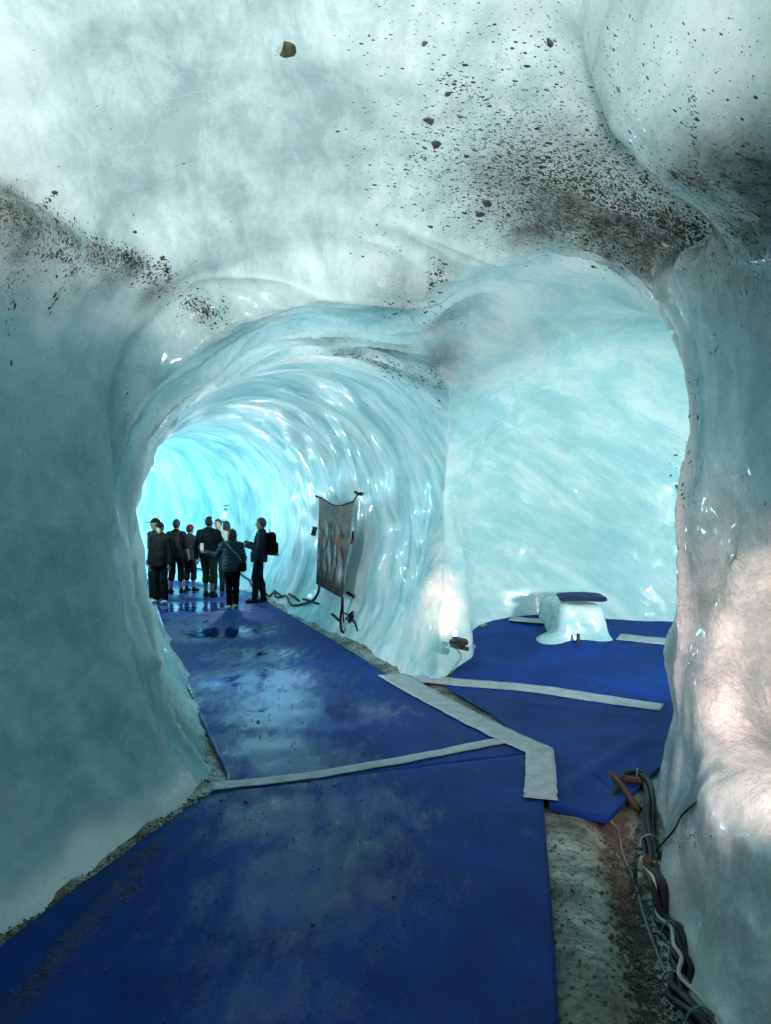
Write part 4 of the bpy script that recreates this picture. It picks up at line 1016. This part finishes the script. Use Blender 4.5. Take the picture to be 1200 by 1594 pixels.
# ------------------------------------------------------------------ people
def cone(P, a, b, ra, rb):
    a = np.array(a); b = np.array(b); ba = b - a; L = (ba ** 2).sum()
    h = np.clip(((P - a) @ ba) / max(L, 1e-9), 0, 1)
    return np.linalg.norm(P - a - h[:, None] * ba, axis=1) - (ra + (rb - ra) * h)
class Fig:
    """one person: joints in a local frame (x to the person's right, y where the person faces, z up)"""
    def __init__(s, h, arms, feet, turn=0, lean=0, wide=1.0, tilt=0):
        k = h / 1.75; s.k = k; s.h = h; s.wide = wide; s.lean = lean; s.tilt = tilt
        A = lambda x, y, z: np.array([x * k, y * k, z * k])
        s.pel = A(0, -lean * .3, .95); s.chest = A(0, lean, 1.27); s.neck = A(0, lean * 1.3, 1.47); s.head = A(.0 + tilt, lean * 1.4 + .03, 1.625)
        s.sh = [s.chest + A(sg * .168 * wide, 0, .125) for sg in (-1, 1)]
        s.el = []; s.wr = []; s.hd = []
        for i, sg in enumerate((-1, 1)):
            e, w = arms[i]; el = s.sh[i] + A(*e); wr = el + A(*w); s.el.append(el); s.wr.append(wr)
            d = (wr - el) / np.linalg.norm(wr - el); s.hd.append(d)
        s.hip = [s.pel + A(sg * .085 * wide, 0, -.03) for sg in (-1, 1)]
        s.an = []; s.kn = []
        for i, (fx, fy, fz) in enumerate(feet):
            an = A(fx, fy, .085 + fz); kn = (s.hip[i] + an) / 2 + A(0, .035, .02); s.an.append(an); s.kn.append(kn)
        s.turn = turn
    def torso(s, P, g=0.0):
        k = s.k; w = s.wide
        q = lambda c: P - c
        d = ell3(P, s.chest, (.152 * k * w + g, .115 * k * w + g, .225 * k + g))
        d = smin(d, ell3(P, (s.chest + s.pel) / 2 + [0, .005, -.01 * k], (.14 * k * w + g, .105 * k * w + g, .20 * k + g)), .06)
        d = smin(d, ell3(P, s.pel, (.158 * k * w + g, .118 * k * w + g, .14 * k + g)), .06)
        for i in (0, 1): d = smin(d, cone(P, s.chest + [0, 0, .15 * k], s.sh[i], .062 * k + g, .050 * k + g), .05)
        return d
    def arms(s, P, g=0.0, to=1.0, g2=None):
        k = s.k; d = 9.0; g2 = g if g2 is None else g2
        for i in (0, 1):
            if to <= .5:
                e = s.sh[i] + (s.el[i] - s.sh[i]) * to * 2; d = np.minimum(d, cone(P, s.sh[i], e, .052 * k + g, .045 * k + g2)); continue
            dd = cone(P, s.sh[i], s.el[i], .050 * k + g, .040 * k + g); w = s.el[i] + (s.wr[i] - s.el[i]) * (to * 2 - 1)
            dd = smin(dd, cone(P, s.el[i], w, .040 * k + g, (.027 if to > .9 else .03) * k + g2), .02); d = np.minimum(d, dd)
        return d
    def legs(s, P, g=0.0, to=1.0, g2=None):
        k = s.k; d = 9.0; g2 = g if g2 is None else g2
        for i in (0, 1):
            if to <= .5:
                e = s.hip[i] + (s.kn[i] - s.hip[i]) * to * 2; d = np.minimum(d, cone(P, s.hip[i], e, .085 * k + g, .068 * k + g2)); continue
            dd = cone(P, s.hip[i], s.kn[i], .085 * k * s.wide + g, .056 * k + g); e = s.kn[i] + (s.an[i] - s.kn[i]) * (to * 2 - 1)
            dd = smin(dd, cone(P, s.kn[i], s.kn[i] * .62 + s.an[i] * .38 - np.array([0, .02 * k, 0]), .054 * k + g, .055 * k + g), .03)
            dd = smin(dd, cone(P, s.kn[i] * .62 + s.an[i] * .38 - np.array([0, .02 * k, 0]), e, .055 * k + g, .036 * k + g2), .03); d = np.minimum(d, dd)
        return d
    def rot(s, P):
        c, n = math.cos(-s.turn), math.sin(-s.turn); Q = P - s.head
        return np.stack([Q[:, 0] * c - Q[:, 1] * n, Q[:, 0] * n + Q[:, 1] * c, Q[:, 2]], 1)
    def skull(s, P, g=0.0):
        k = s.k; Q = s.rot(P)
        d = ell3(Q, (0, -.008 * k, .02 * k), (.079 * k + g, .099 * k + g, .110 * k + g))
        return d
    def face(s, P):
        k = s.k; Q = s.rot(P); d = s.skull(P)
        d = smin(d, ell3(Q, (0, .022 * k, -.055 * k), (.054 * k, .066 * k, .065 * k)), .03)
        d = smin(d, cone(Q, np.array([0, .088, .015]) * k, np.array([0, .108, -.018]) * k, .008 * k, .013 * k), .012)          # nose
        d = smin(d, cone(Q, np.array([-.03, .078, .032]) * k, np.array([.03, .078, .032]) * k, .012 * k, .012 * k), .015)       # brow
        d = smin(d, cone(Q, np.array([-.018, .082, -.052]) * k, np.array([.018, .082, -.052]) * k, .009 * k, .009 * k), .008)   # lips
        for sg in (-1, 1):
            d = smax(d, -ell3(Q, np.array([sg * .031, .093, .012]) * k, np.array([.018, .018, .012]) * k), .01)                 # eye sockets
            d = smin(d, ell3(Q, np.array([sg * .031, .076, .012]) * k, np.array([.012, .012, .010]) * k), .003)
            d = smin(d, ell3(Q, np.array([sg * .076, -.005, .0]) * k, np.array([.010, .022, .032]) * k), .008)                   # ears
        return d
    def hand(s, P, i):
        k = s.k; w = s.wr[i]; d = s.hd[i]; sg = -1 if i == 0 else 1
        inn = np.array([-sg, .0, 0.0]); inn -= d * inn.dot(d); inn /= max(np.linalg.norm(inn), 1e-6)      # palm side
        fw = np.cross(d, inn) * sg; 
        if fw[1] < 0: fw = -fw
        pc = w + d * .045 * k
        L = np.stack([(P - pc) @ d, (P - pc) @ inn, (P - pc) @ fw], 1)
        o = ell3(L, (0, 0, 0), (.052 * k, .017 * k, .042 * k))
        for j, (off, ln) in enumerate(((.032, .068), (.011, .078), (-.011, .073), (-.031, .056))):
            a = pc + d * .040 * k + fw * off * k; b = a + d * ln * .5 * k + inn * .010 * k; c = b + d * ln * .42 * k + inn * .026 * k
            o = smin(o, np.minimum(cone(P, a, b, .0095 * k, .0085 * k), cone(P, b, c, .0085 * k, .0075 * k)), .006)
        a = w + d * .025 * k + fw * .030 * k; b = a + (d * .030 + fw * .022 + inn * .012) * k; c = b + (d * .030 + inn * .012) * k
        o = smin(o, np.minimum(cone(P, a, b, .012 * k, .010 * k), cone(P, b, c, .010 * k, .008 * k)), .01)
        return o
    def body(s, P):
        k = s.k
        d = s.torso(P, -.006); d = smin(d, cone(P, s.neck - [0, 0, .04 * k], s.head - [0, .01, .05 * k], .058 * k, .052 * k), .03)
        d = smin(d, s.face(P), .02); d = smin(d, s.arms(P), .03)
        for i in (0, 1): d = smin(d, s.hand(P, i), .012)
        d = smin(d, s.legs(P), .03)
        for i in (0, 1): d = smin(d, cone(P, s.an[i] - [0, .02 * k, .03 * k], s.an[i] + [(-.02, .02)[i], .13 * k, -.055 * k], .034 * k, .024 * k), .02)
        return d
    def shoe(s, P, i, g=0):
        k = s.k; sg = (-1, 1)[i]; a = s.an[i] + [0, -.045 * k, -.045 * k]; b = s.an[i] + [sg * .025 * k, .15 * k, -.052 * k]
        d = smin(cone(P, a, b, .042 * k, .036 * k), cone(P, s.an[i] + [0, 0, .02], s.an[i] - [0, 0, .04 * k], .043 * k, .046 * k), .03)
        d = smin(d, ell3(P, (a + b) / 2 + [0, .02 * k, 0], (.048 * k, .13 * k, .034 * k)), .02)
        return smax(d, (s.an[i][2] - .083 * k) - P[:, 2], .006)
    def place(s, loc, yaw):
        s.loc = loc; s.yaw = yaw
def piece(name, fn, lo, hi, h, mat, parent, extra=None):
    V, Q = surface_nets(fn, lo, hi, h)
    if len(Q) == 0: return None
    V = project(fn, V, 2, .01)
    me = mesh_from(name, V, Q); o = link(name, me, None, parent)
    mats = mat if isinstance(mat, list) else [mat]
    for m_ in mats: me.materials.append(m_)
    if extra is not None:
        C = V[Q].mean(1); me.polygons.foreach_set('material_index', extra(C).astype(np.int32))
    return o
def cloth_mat(name, c, rough=.85, var=.6):
    c = tuple(v * (.6 if max(c) < .2 else 1) for v in c); c2 = tuple(v * var for v in c); return simple_mat(name, c2, c, 9, (rough - .1, rough), .35, 60, .004, spec=.12)
SKIN = simple_mat('skin', (.30, .17, .12), (.38, .22, .16), 10, (.45, .6), .1)
EYE = simple_mat('dark_eye', (.01, .008, .006), (.02, .015, .012))
HAIR = simple_mat('dark_hair', (.008, .006, .005), (.025, .018, .014), 20, (.4, .6), .6, 120, .004, stretch=(1, 1, .2))
GREYHAIR = simple_mat('grey_hair', (.03, .03, .03), (.10, .10, .095), 20, (.5, .7), .6, 120, .004)
FM = {}
def fm(name, c, rough=.85):
    if name not in FM: FM[name] = cloth_mat(name, c, rough)
    return FM[name]
def person(F, px, py, yaw, label, top, top_m, sleeves, hem, bottom, bot_m, leg_to, shoe_m, hair=None, hair_m=None, cap=None, loose=.022, puffer=False, hood=False):
    q = px_floor(px, py); z0 = float(cloth_z(np.array([q[0]]), np.array([q[1]]))[0]) + .002
    o = empty('person', (q[0], q[1], z0), label, 'person', 'visitors standing in the tunnel', yaw)
    k = F.k; allp = np.array(F.sh + F.el + F.wr + F.an + [F.head, F.pel] + [F.wr[i] + F.hd[i] * .2 for i in (0, 1)])
    lo = allp.min(0) - [.2, .22, .12]; hi = allp.max(0) + [.2, .25, .2]; lo[2] = -.01
    def facemat(C):
        Q = F.rot(C); e = (Q[:, 1] > .07 * k) & (np.abs(np.abs(Q[:, 0]) - .031 * k) < .011 * k) & (np.abs(Q[:, 2] - .012 * k) < .008 * k)
        return e
    piece('body', F.body, lo, hi, .0125, [SKIN, EYE], o, facemat)
    def f_top(P):
        w = .006 * noise(P * 9, 3) + (.0045 * np.cos(P[:, 2] * 2 * math.pi / .07) if puffer else 0)
        d = F.torso(P, loose); d = smin(d, cone(P, F.pel + [0, 0, .05 * k], F.pel - [0, 0, (.95 - hem) * k], .15 * k * F.wide + loose, .150 * k * F.wide + loose) , .05)
        d = smin(d, F.arms(P, .014 + loose * .3, sleeves), .035)
        if hood: d = smin(d, ell3(P, F.neck + [0, -.06 * k, .0], (.10 * k, .06 * k, .06 * k)), .03)
        d = smin(d, cone(P, F.neck - [0, 0, .05 * k], F.neck + [0, 0, .005], .068 * k, .066 * k), .03) + w
        arm = F.arms(P, .03, sleeves) - .01
        return smax(d, np.minimum(hem * k - P[:, 2], arm), .008)
    piece(top, f_top, lo, hi, .014, top_m, o)
    def f_bot(P):
        w = .005 * noise(P * 8, 5)
        d = smin(ell3(P, F.pel, (.158 * k * F.wide + .016, .118 * k * F.wide + .016, .15 * k)), F.legs(P, .016, leg_to, .03 if leg_to < .8 else .026), .04)
        return smax(d, P[:, 2] - 1.06 * k, .01) + w
    piece(bottom, f_bot, (lo[0], lo[1], .02), (hi[0], hi[1], 1.12 * k), .014, bot_m, o)
    for i in (0, 1):
        piece('shoe', lambda P: F.shoe(P, i), F.an[i] - [.1, .14, .1], F.an[i] + [.12, .26, .09], .0125, shoe_m, o)
    hl = F.head - [.16, .2, .5]; hh = F.head + [.16, .2, .17]
    if hair == 'short':
        def f_h(P):
            Q = F.rot(P); d = F.skull(P, .011) + .004 * noise(P * 40, 9)
            return smax(d, np.minimum(Q[:, 1] * .9 - (Q[:, 2] - .045 * k) * 1.3 - .035 * k, 9) , .01) if False else smax(d, (Q[:, 1] * .75 - Q[:, 2] * .65 - .012 * k), .012)
        piece('hair', f_h, hl, hh, .012, hair_m, o)
    if hair == 'long':
        def f_h(P):
            Q = F.rot(P); d = smin(F.skull(P, .018), ell3(Q, np.array([0, -.055, -.10]) * k, np.array([.10, .065, .17]) * k), .05) + .006 * noise(P * [40, 40, 8], 9)
            return smax(d, (Q[:, 1] * .9 - Q[:, 2] * .3 - .035 * k), .02)
        piece('hair', f_h, hl, hh, .012, hair_m, o)
    if cap is not None:
        brim, cm = cap
        def f_c(P):
            Q = F.rot(P); d = smax(F.skull(P, .016), .035 * k - Q[:, 2], .008)
            if brim:
                b = ell3(Q, np.array([0, .12, .045]) * k, np.array([.072, .085, .009]) * k); d = smin(d, b, .01)
            return d
        piece('cap', f_c, hl, hh, .012, cm, o)
    F.loc = Vector((q[0], q[1], z0)); F.yaw = yaw; F.o = o
    return o
def world(F, p): return F.loc + Matrix.Rotation(F.yaw, 3, 'Z') @ Vector(p)
def held(name, F, fn, lo, hi, h, mat, label, cat, group=None, parts=()):
    """something worn or carried: a thing of its own, standing in the wearer's frame"""
    c = (np.array(lo) + np.array(hi)) / 2
    o = empty(name, world(F, c), label, cat, group, F.yaw) if parts else None
    V, Q = surface_nets(fn, lo, hi, h); V = project(fn, V, 2, .01) - c
    me = mesh_from(name if not parts else 'pack_body', V, Q)
    b = link(name if not parts else 'pack_body', me, mat, o)
    if not parts: b.location = world(F, c); b.rotation_euler.z = F.yaw; tagd(b, label, cat, group); return b
    for nm, pts, r, m_ in parts:
        MB().tube([np.array(p) - c for p in smooth_path(pts, 30)], r, 8).build(nm, m_, o)
    return o
def rbox(P, c, s, r):
    q = np.abs(P - np.array(c)) - np.array(s) + r
    return np.linalg.norm(np.maximum(q, 0), axis=1) + np.minimum(q.max(1), 0) - r
DOWN = lambda sg, y=.02: ((sg * .05, -.02, -.29), (sg * .01, .05, -.25))
PI = math.pi
blk, char, navy = fm('black_fabric', (.006, .006, .007)), fm('charcoal_fabric', (.024, .022, .020)), fm('navy_fabric', (.02, .022, .045))
# man with cap half hidden on the left
F1 = Fig(1.78, (DOWN(-1), DOWN(1)), ((-.11, 0, 0), (.11, .03, 0)), turn=-.5)
person(F1, 243, 931, PI - .55, 'person in a dark cap and brown shirt half hidden behind the one in white shoes', 'shirt', fm('brown_shirt', (.10, .075, .055)), .5, .90, 'trousers', char, 1.0, blk, cap=(True, char))
# front left: black jacket, white shoes, facing us
F2 = Fig(1.69, (DOWN(-1), DOWN(1)), ((-.13, .02, 0), (.12, -.03, 0)), turn=.45, wide=1.08)
person(F2, 250, 939, PI - .25, 'person in black cap, black jacket and black trousers with white shoes, facing the camera', 'jacket', blk, 1.0, .80, 'trousers', blk, 1.0, fm('white_shoe', (.55, .56, .55), .6), hair='short', hair_m=HAIR, cap=(True, blk), loose=.035)
# man with a day pack, from behind
F3 = Fig(1.76, (((-.07, .02, -.28), (-.02, .12, -.22)), ((.07, .02, -.28), (.01, .12, -.22))), ((-.13, 0, 0), (.13, 0, 0)))
person(F3, 274, 924, -.1, 'person in shorts seen from behind wearing an olive day pack', 'shirt', char, .5, .86, 'shorts', blk, .56, blk, hair='short', hair_m=HAIR)
# red cap
F4 = Fig(1.62, (((-.06, .03, -.27), (.03, .16, -.18)), ((.05, .0, -.28), (-.01, .10, -.22))), ((-.09, 0, 0), (.10, .05, 0)), turn=-.2)
person(F4, 295, 921, -.35, 'person in a red cap and dark shirt with knee length navy shorts', 'shirt', fm('grey_shirt', (.09, .09, .095)), .5, .84, 'shorts', navy, .66, blk, cap=(False, fm('red_cap', (.30, .012, .015))), hair='short', hair_m=HAIR)
# tall man in olive shorts
F5 = Fig(1.82, (((-.10, -.02, -.28), (-.01, .04, -.26)), ((.07, .10, -.24), (-.08, .22, .02))), ((-.08, .02, 0), (.10, -.05, 0)), wide=1.22)
person(F5, 325, 929, -.25, 'tall person in dark jacket and olive shorts seen from behind with bare calves', 'jacket', fm('black_green_jacket', (.022, .026, .026)), 1.0, .86, 'shorts', fm('olive_shorts', (.075, .085, .045)), .60, fm('brown_shoe', (.03, .022, .018)), hair='short', hair_m=HAIR, loose=.03)
# person raising a lit phone
F6 = Fig(1.76, (((-.10, .16, -.20), (.12, .20, .20)), ((.10, .16, -.20), (-.12, .20, .20))), ((-.1, 0, 0), (.1, 0, 0)))
person(F6, 340, 919, PI - .1, 'person with raised pale sleeves holding up a lit phone', 'jacket', fm('pale_sweater', (.30, .31, .30)), 1.0, .88, 'jeans', fm('grey_jeans', (.05, .06, .08)), 1.0, blk, hair='short', hair_m=HAIR)
# long hair behind the woman
F8 = Fig(1.70, (DOWN(-1), DOWN(1)), ((-.10, 0, 0), (.10, 0, 0)), turn=.2)
person(F8, 352, 917, .15, 'person with long dark hair between the lit phone and the puffer jacket', 'jacket', blk, 1.0, .84, 'jeans', fm('faded_jeans', (.06, .075, .11)), 1.0, char, hair='long', hair_m=HAIR)
# woman in a puffer jacket
F7 = Fig(1.56, (((-.16, .12, -.22), (-.27, .12, .06)), ((.08, -.02, -.27), (-.02, .06, -.22))), ((-.05, -.03, 0), (.07, .14, .0)), turn=.1, wide=1.06)
person(F7, 361, 947, .12, 'person in teal puffer jacket, black trousers and white trainers raising a phone', 'puffer_jacket', fm('teal_puffer', (.035, .085, .10), .6), 1.0, .83, 'trousers', blk, 1.0, fm('white_shoe', (.55, .56, .55), .6), hair='long', hair_m=HAIR, loose=.034, puffer=True)
# man at the wall looking left
F9 = Fig(1.79, (((-.06, .05, -.27), (.10, .24, .06)), ((.06, .02, -.28), (-.10, .22, .10))), ((-.05, .10, 0), (.06, -.08, 0)), lean=-.04)
person(F9, 404, 938, PI / 2 + .15, 'person with short grey hair in a dark jacket standing at the tunnel wall in profile', 'jacket', fm('dark_blue_jacket', (.026, .032, .05), .7), 1.0, .84, 'jeans', fm('dark_jeans', (.016, .018, .032)), 1.0, fm('brown_trainer', (.09, .045, .028), .6), hair='short', hair_m=GREYHAIR, loose=.026)
# carried things
k = F9.k; c9 = F9.chest + np.array([0, -.205, -.05])
held('backpack', F9, lambda P: smin(rbox(P, c9, (.155, .105, .25), .09), rbox(P, c9 + [0, -.10, -.10], (.12, .05, .12), .045), .03), c9 - [.25, .25, .32], c9 + [.25, .2, .32], .016, blk, 'bulging black backpack on the person at the tunnel wall', 'backpack',
     parts=[('strap', [c9 + [sg * .10, .06, .20], c9 + [sg * .12, .20, .26], c9 + [sg * .13, .34, .12], c9 + [sg * .14, .30, -.12], c9 + [sg * .13, .10, -.20]], .014, blk) for sg in (-1, 1)]
     + [('top_loop', [c9 + [-.03, .03, .24], c9 + [-.02, .03, .30], c9 + [.02, .03, .30], c9 + [.03, .03, .24]], .008, blk), ('orange_band', [c9 + [-.14, -.06, -.235], c9 + [0, -.14, -.24], c9 + [.14, -.06, -.235], c9 + [.15, .06, -.235]], .022, fm('orange_webbing', (.42, .18, .06)))])
c3 = F3.chest + np.array([0, -.19, -.02])
held('backpack', F3, lambda P: smin(rbox(P, c3, (.135, .08, .19), .06), rbox(P, c3 + [0, -.07, -.05], (.10, .03, .09), .028), .02), c3 - [.22, .2, .28], c3 + [.22, .2, .28], .016, fm('olive_pack', (.045, .045, .03)), 'small olive backpack on the person in black shorts', 'backpack',
     parts=[('strap', [c3 + [sg * .09, .05, .16], c3 + [sg * .12, .17, .22], c3 + [sg * .13, .29, .08], c3 + [sg * .13, .24, -.12], c3 + [sg * .11, .06, -.16]], .013, fm('olive_strap', (.14, .13, .08))) for sg in (-1, 1)] + [('flap_band', [c3 + [-.12, -.085, .06], c3 + [0, -.10, .07], c3 + [.12, -.085, .06]], .010, fm('olive_strap', (.14, .13, .08)))])
c7 = F7.pel + np.array([.215, -.03, -.03])
held('handbag', F7, lambda P: rbox(P, c7, (.07, .11, .085), .03), c7 - [.13, .18, .15], c7 + [.13, .18, .15], .014, blk, 'small black shoulder bag on a tan strap across the puffer jacket', 'handbag',
     parts=[('strap', [c7 + [0, -.08, .07], F7.chest + [.15, -.17, -.10], F7.chest + [.0, -.185, .06], F7.neck + [-.10, -.07, -.02], F7.neck + [-.11, .04, -.05], F7.chest + [.0, .16, -.05], F7.chest + [.16, .12, -.22], c7 + [0, .08, .07]], .010, fm('tan_strap', (.34, .30, .24)))])
def phone(F, i, lit, label, off=(0, .02, .06), rz=0, mat='screen'):
    p = F.wr[i] + F.hd[i] * .08 * F.k + np.array(off)
    o = empty('phone', world(F, p), label, 'phone', None, F.yaw)
    MB().box((0, 0, 0), (.074, .010, .152)).build('case', M['rubber'], o)
    MB().box((0, (.0065 if lit < 0 else -.0065), 0), (.066, .004, .14), None, .3).build('screen', M[mat], o)
    return o
M['screen'] = glow_mat('phone_screen', (.62, .9, 1), 1.6); M['screen_dim'] = glow_mat('pale_phone_screen', (.8, .95, .95), .55)
phone(F6, 1, -1, 'bright phone held up before a face in the middle of the group', (-.08, .03, .05))
phone(F7, 0, 1, 'slim pale phone in the raised hand of the one in a puffer jacket', (-.01, .0, .10), mat='screen_dim')
print('people', time.time() - T0)
# ------------------------------------------------------------------ light
W = bpy.data.worlds.new('World'); scene.world = W; W.use_nodes = True
nt = W.node_tree; sky = nt.nodes.new('ShaderNodeTexSky'); sky.sky_type = 'NISHITA'; sky.sun_disc = False
SUN_EL, SUN_AZ = math.radians(62), math.radians(20)
sky.sun_elevation = SUN_EL; sky.sun_rotation = SUN_AZ
bg = nt.nodes['Background']; nt.links.new(sky.outputs[0], bg.inputs[0]); bg.inputs[1].default_value = .085
sd = bpy.data.lights.new('sun', 'SUN'); sd.energy = 2.4; sd.angle = math.radians(.5); sd.color = (1, .95, .88)
so = bpy.data.objects.new('sun', sd); col.objects.link(so)
sdir = Vector((math.sin(SUN_AZ) * math.cos(SUN_EL), math.cos(SUN_AZ) * math.cos(SUN_EL), math.sin(SUN_EL)))
so.rotation_euler = (-sdir).to_track_quat('-Z', 'Y').to_euler()
def lamp(name, loc, energy, color, radius=.06, spot=None, target=None):
    l = bpy.data.lights.new(name, 'SPOT' if spot else 'POINT'); l.energy = energy; l.color = color; l.shadow_soft_size = radius
    o = bpy.data.objects.new(name, l); o.location = loc; col.objects.link(o)
    if spot:
        l.spot_size = math.radians(spot); l.spot_blend = 1
        o.rotation_euler = (Vector(target) - Vector(loc)).to_track_quat('-Z', 'Y').to_euler()
    return o
lamp('pillar_lamp', (.715, 7.78, .56), 24, (1, .43, .31), .04, 125, (.50, 8.75, 1.35))
lamp('alcove_lamp', (1.30, 2.2, 1.12), 250, (1, .70, .66), .06, 92, (1.78, 3.7, 1.0))
lamp('lantern_lamp', (-3.6, 17, 1.85), 60, (.75, .97, 1), .08)
lamp('bend_lamp', (-8.3, 19.6, 2.0), 420, (.35, .85, 1), .2)
lamp('tunnel_lamp', (-2.72, 7.3, .75), 190, (1, .95, .90), .08)
lamp('tunnel_lamp', (-5.2, 14.2, 2.0), 120, (.6, .93, 1), .08)
lamp('unseen_grotto_light', (3.3, 5.9, 1.2), 360, (.86, 1, .97), .1, 120, (2.0, 9.6, 1.7))
lamp('ceiling_fill_light', (-.4, -2.2, .85), 2000, (.93, 1, 1), .2, 44, (-.5, 3.0, 3.8))  # fill light added behind the camera to brighten the ceiling
lamp('unseen_grotto_light', (2.65, 5.35, .95), 260, (.85, .98, 1), .08, 48, (-1.35, 6.7, 2.9))  # added out of view to brighten the flutes at the tunnel mouth
scene.view_settings.view_transform = 'Standard'; scene.view_settings.look = 'None'
scene.view_settings.exposure = .1; scene.view_settings.gamma = 1
cy = scene.cycles
cy.use_adaptive_sampling = True; cy.adaptive_threshold = .03
cy.use_denoising = True; cy.max_bounces = 6; cy.diffuse_bounces = 3; cy.glossy_bounces = 3; cy.transmission_bounces = 3
cy.sample_clamp_indirect = 6; cy.caustics_reflective = False; cy.caustics_refractive = False; cy.blur_glossy = .5
print('done', time.time() - T0)
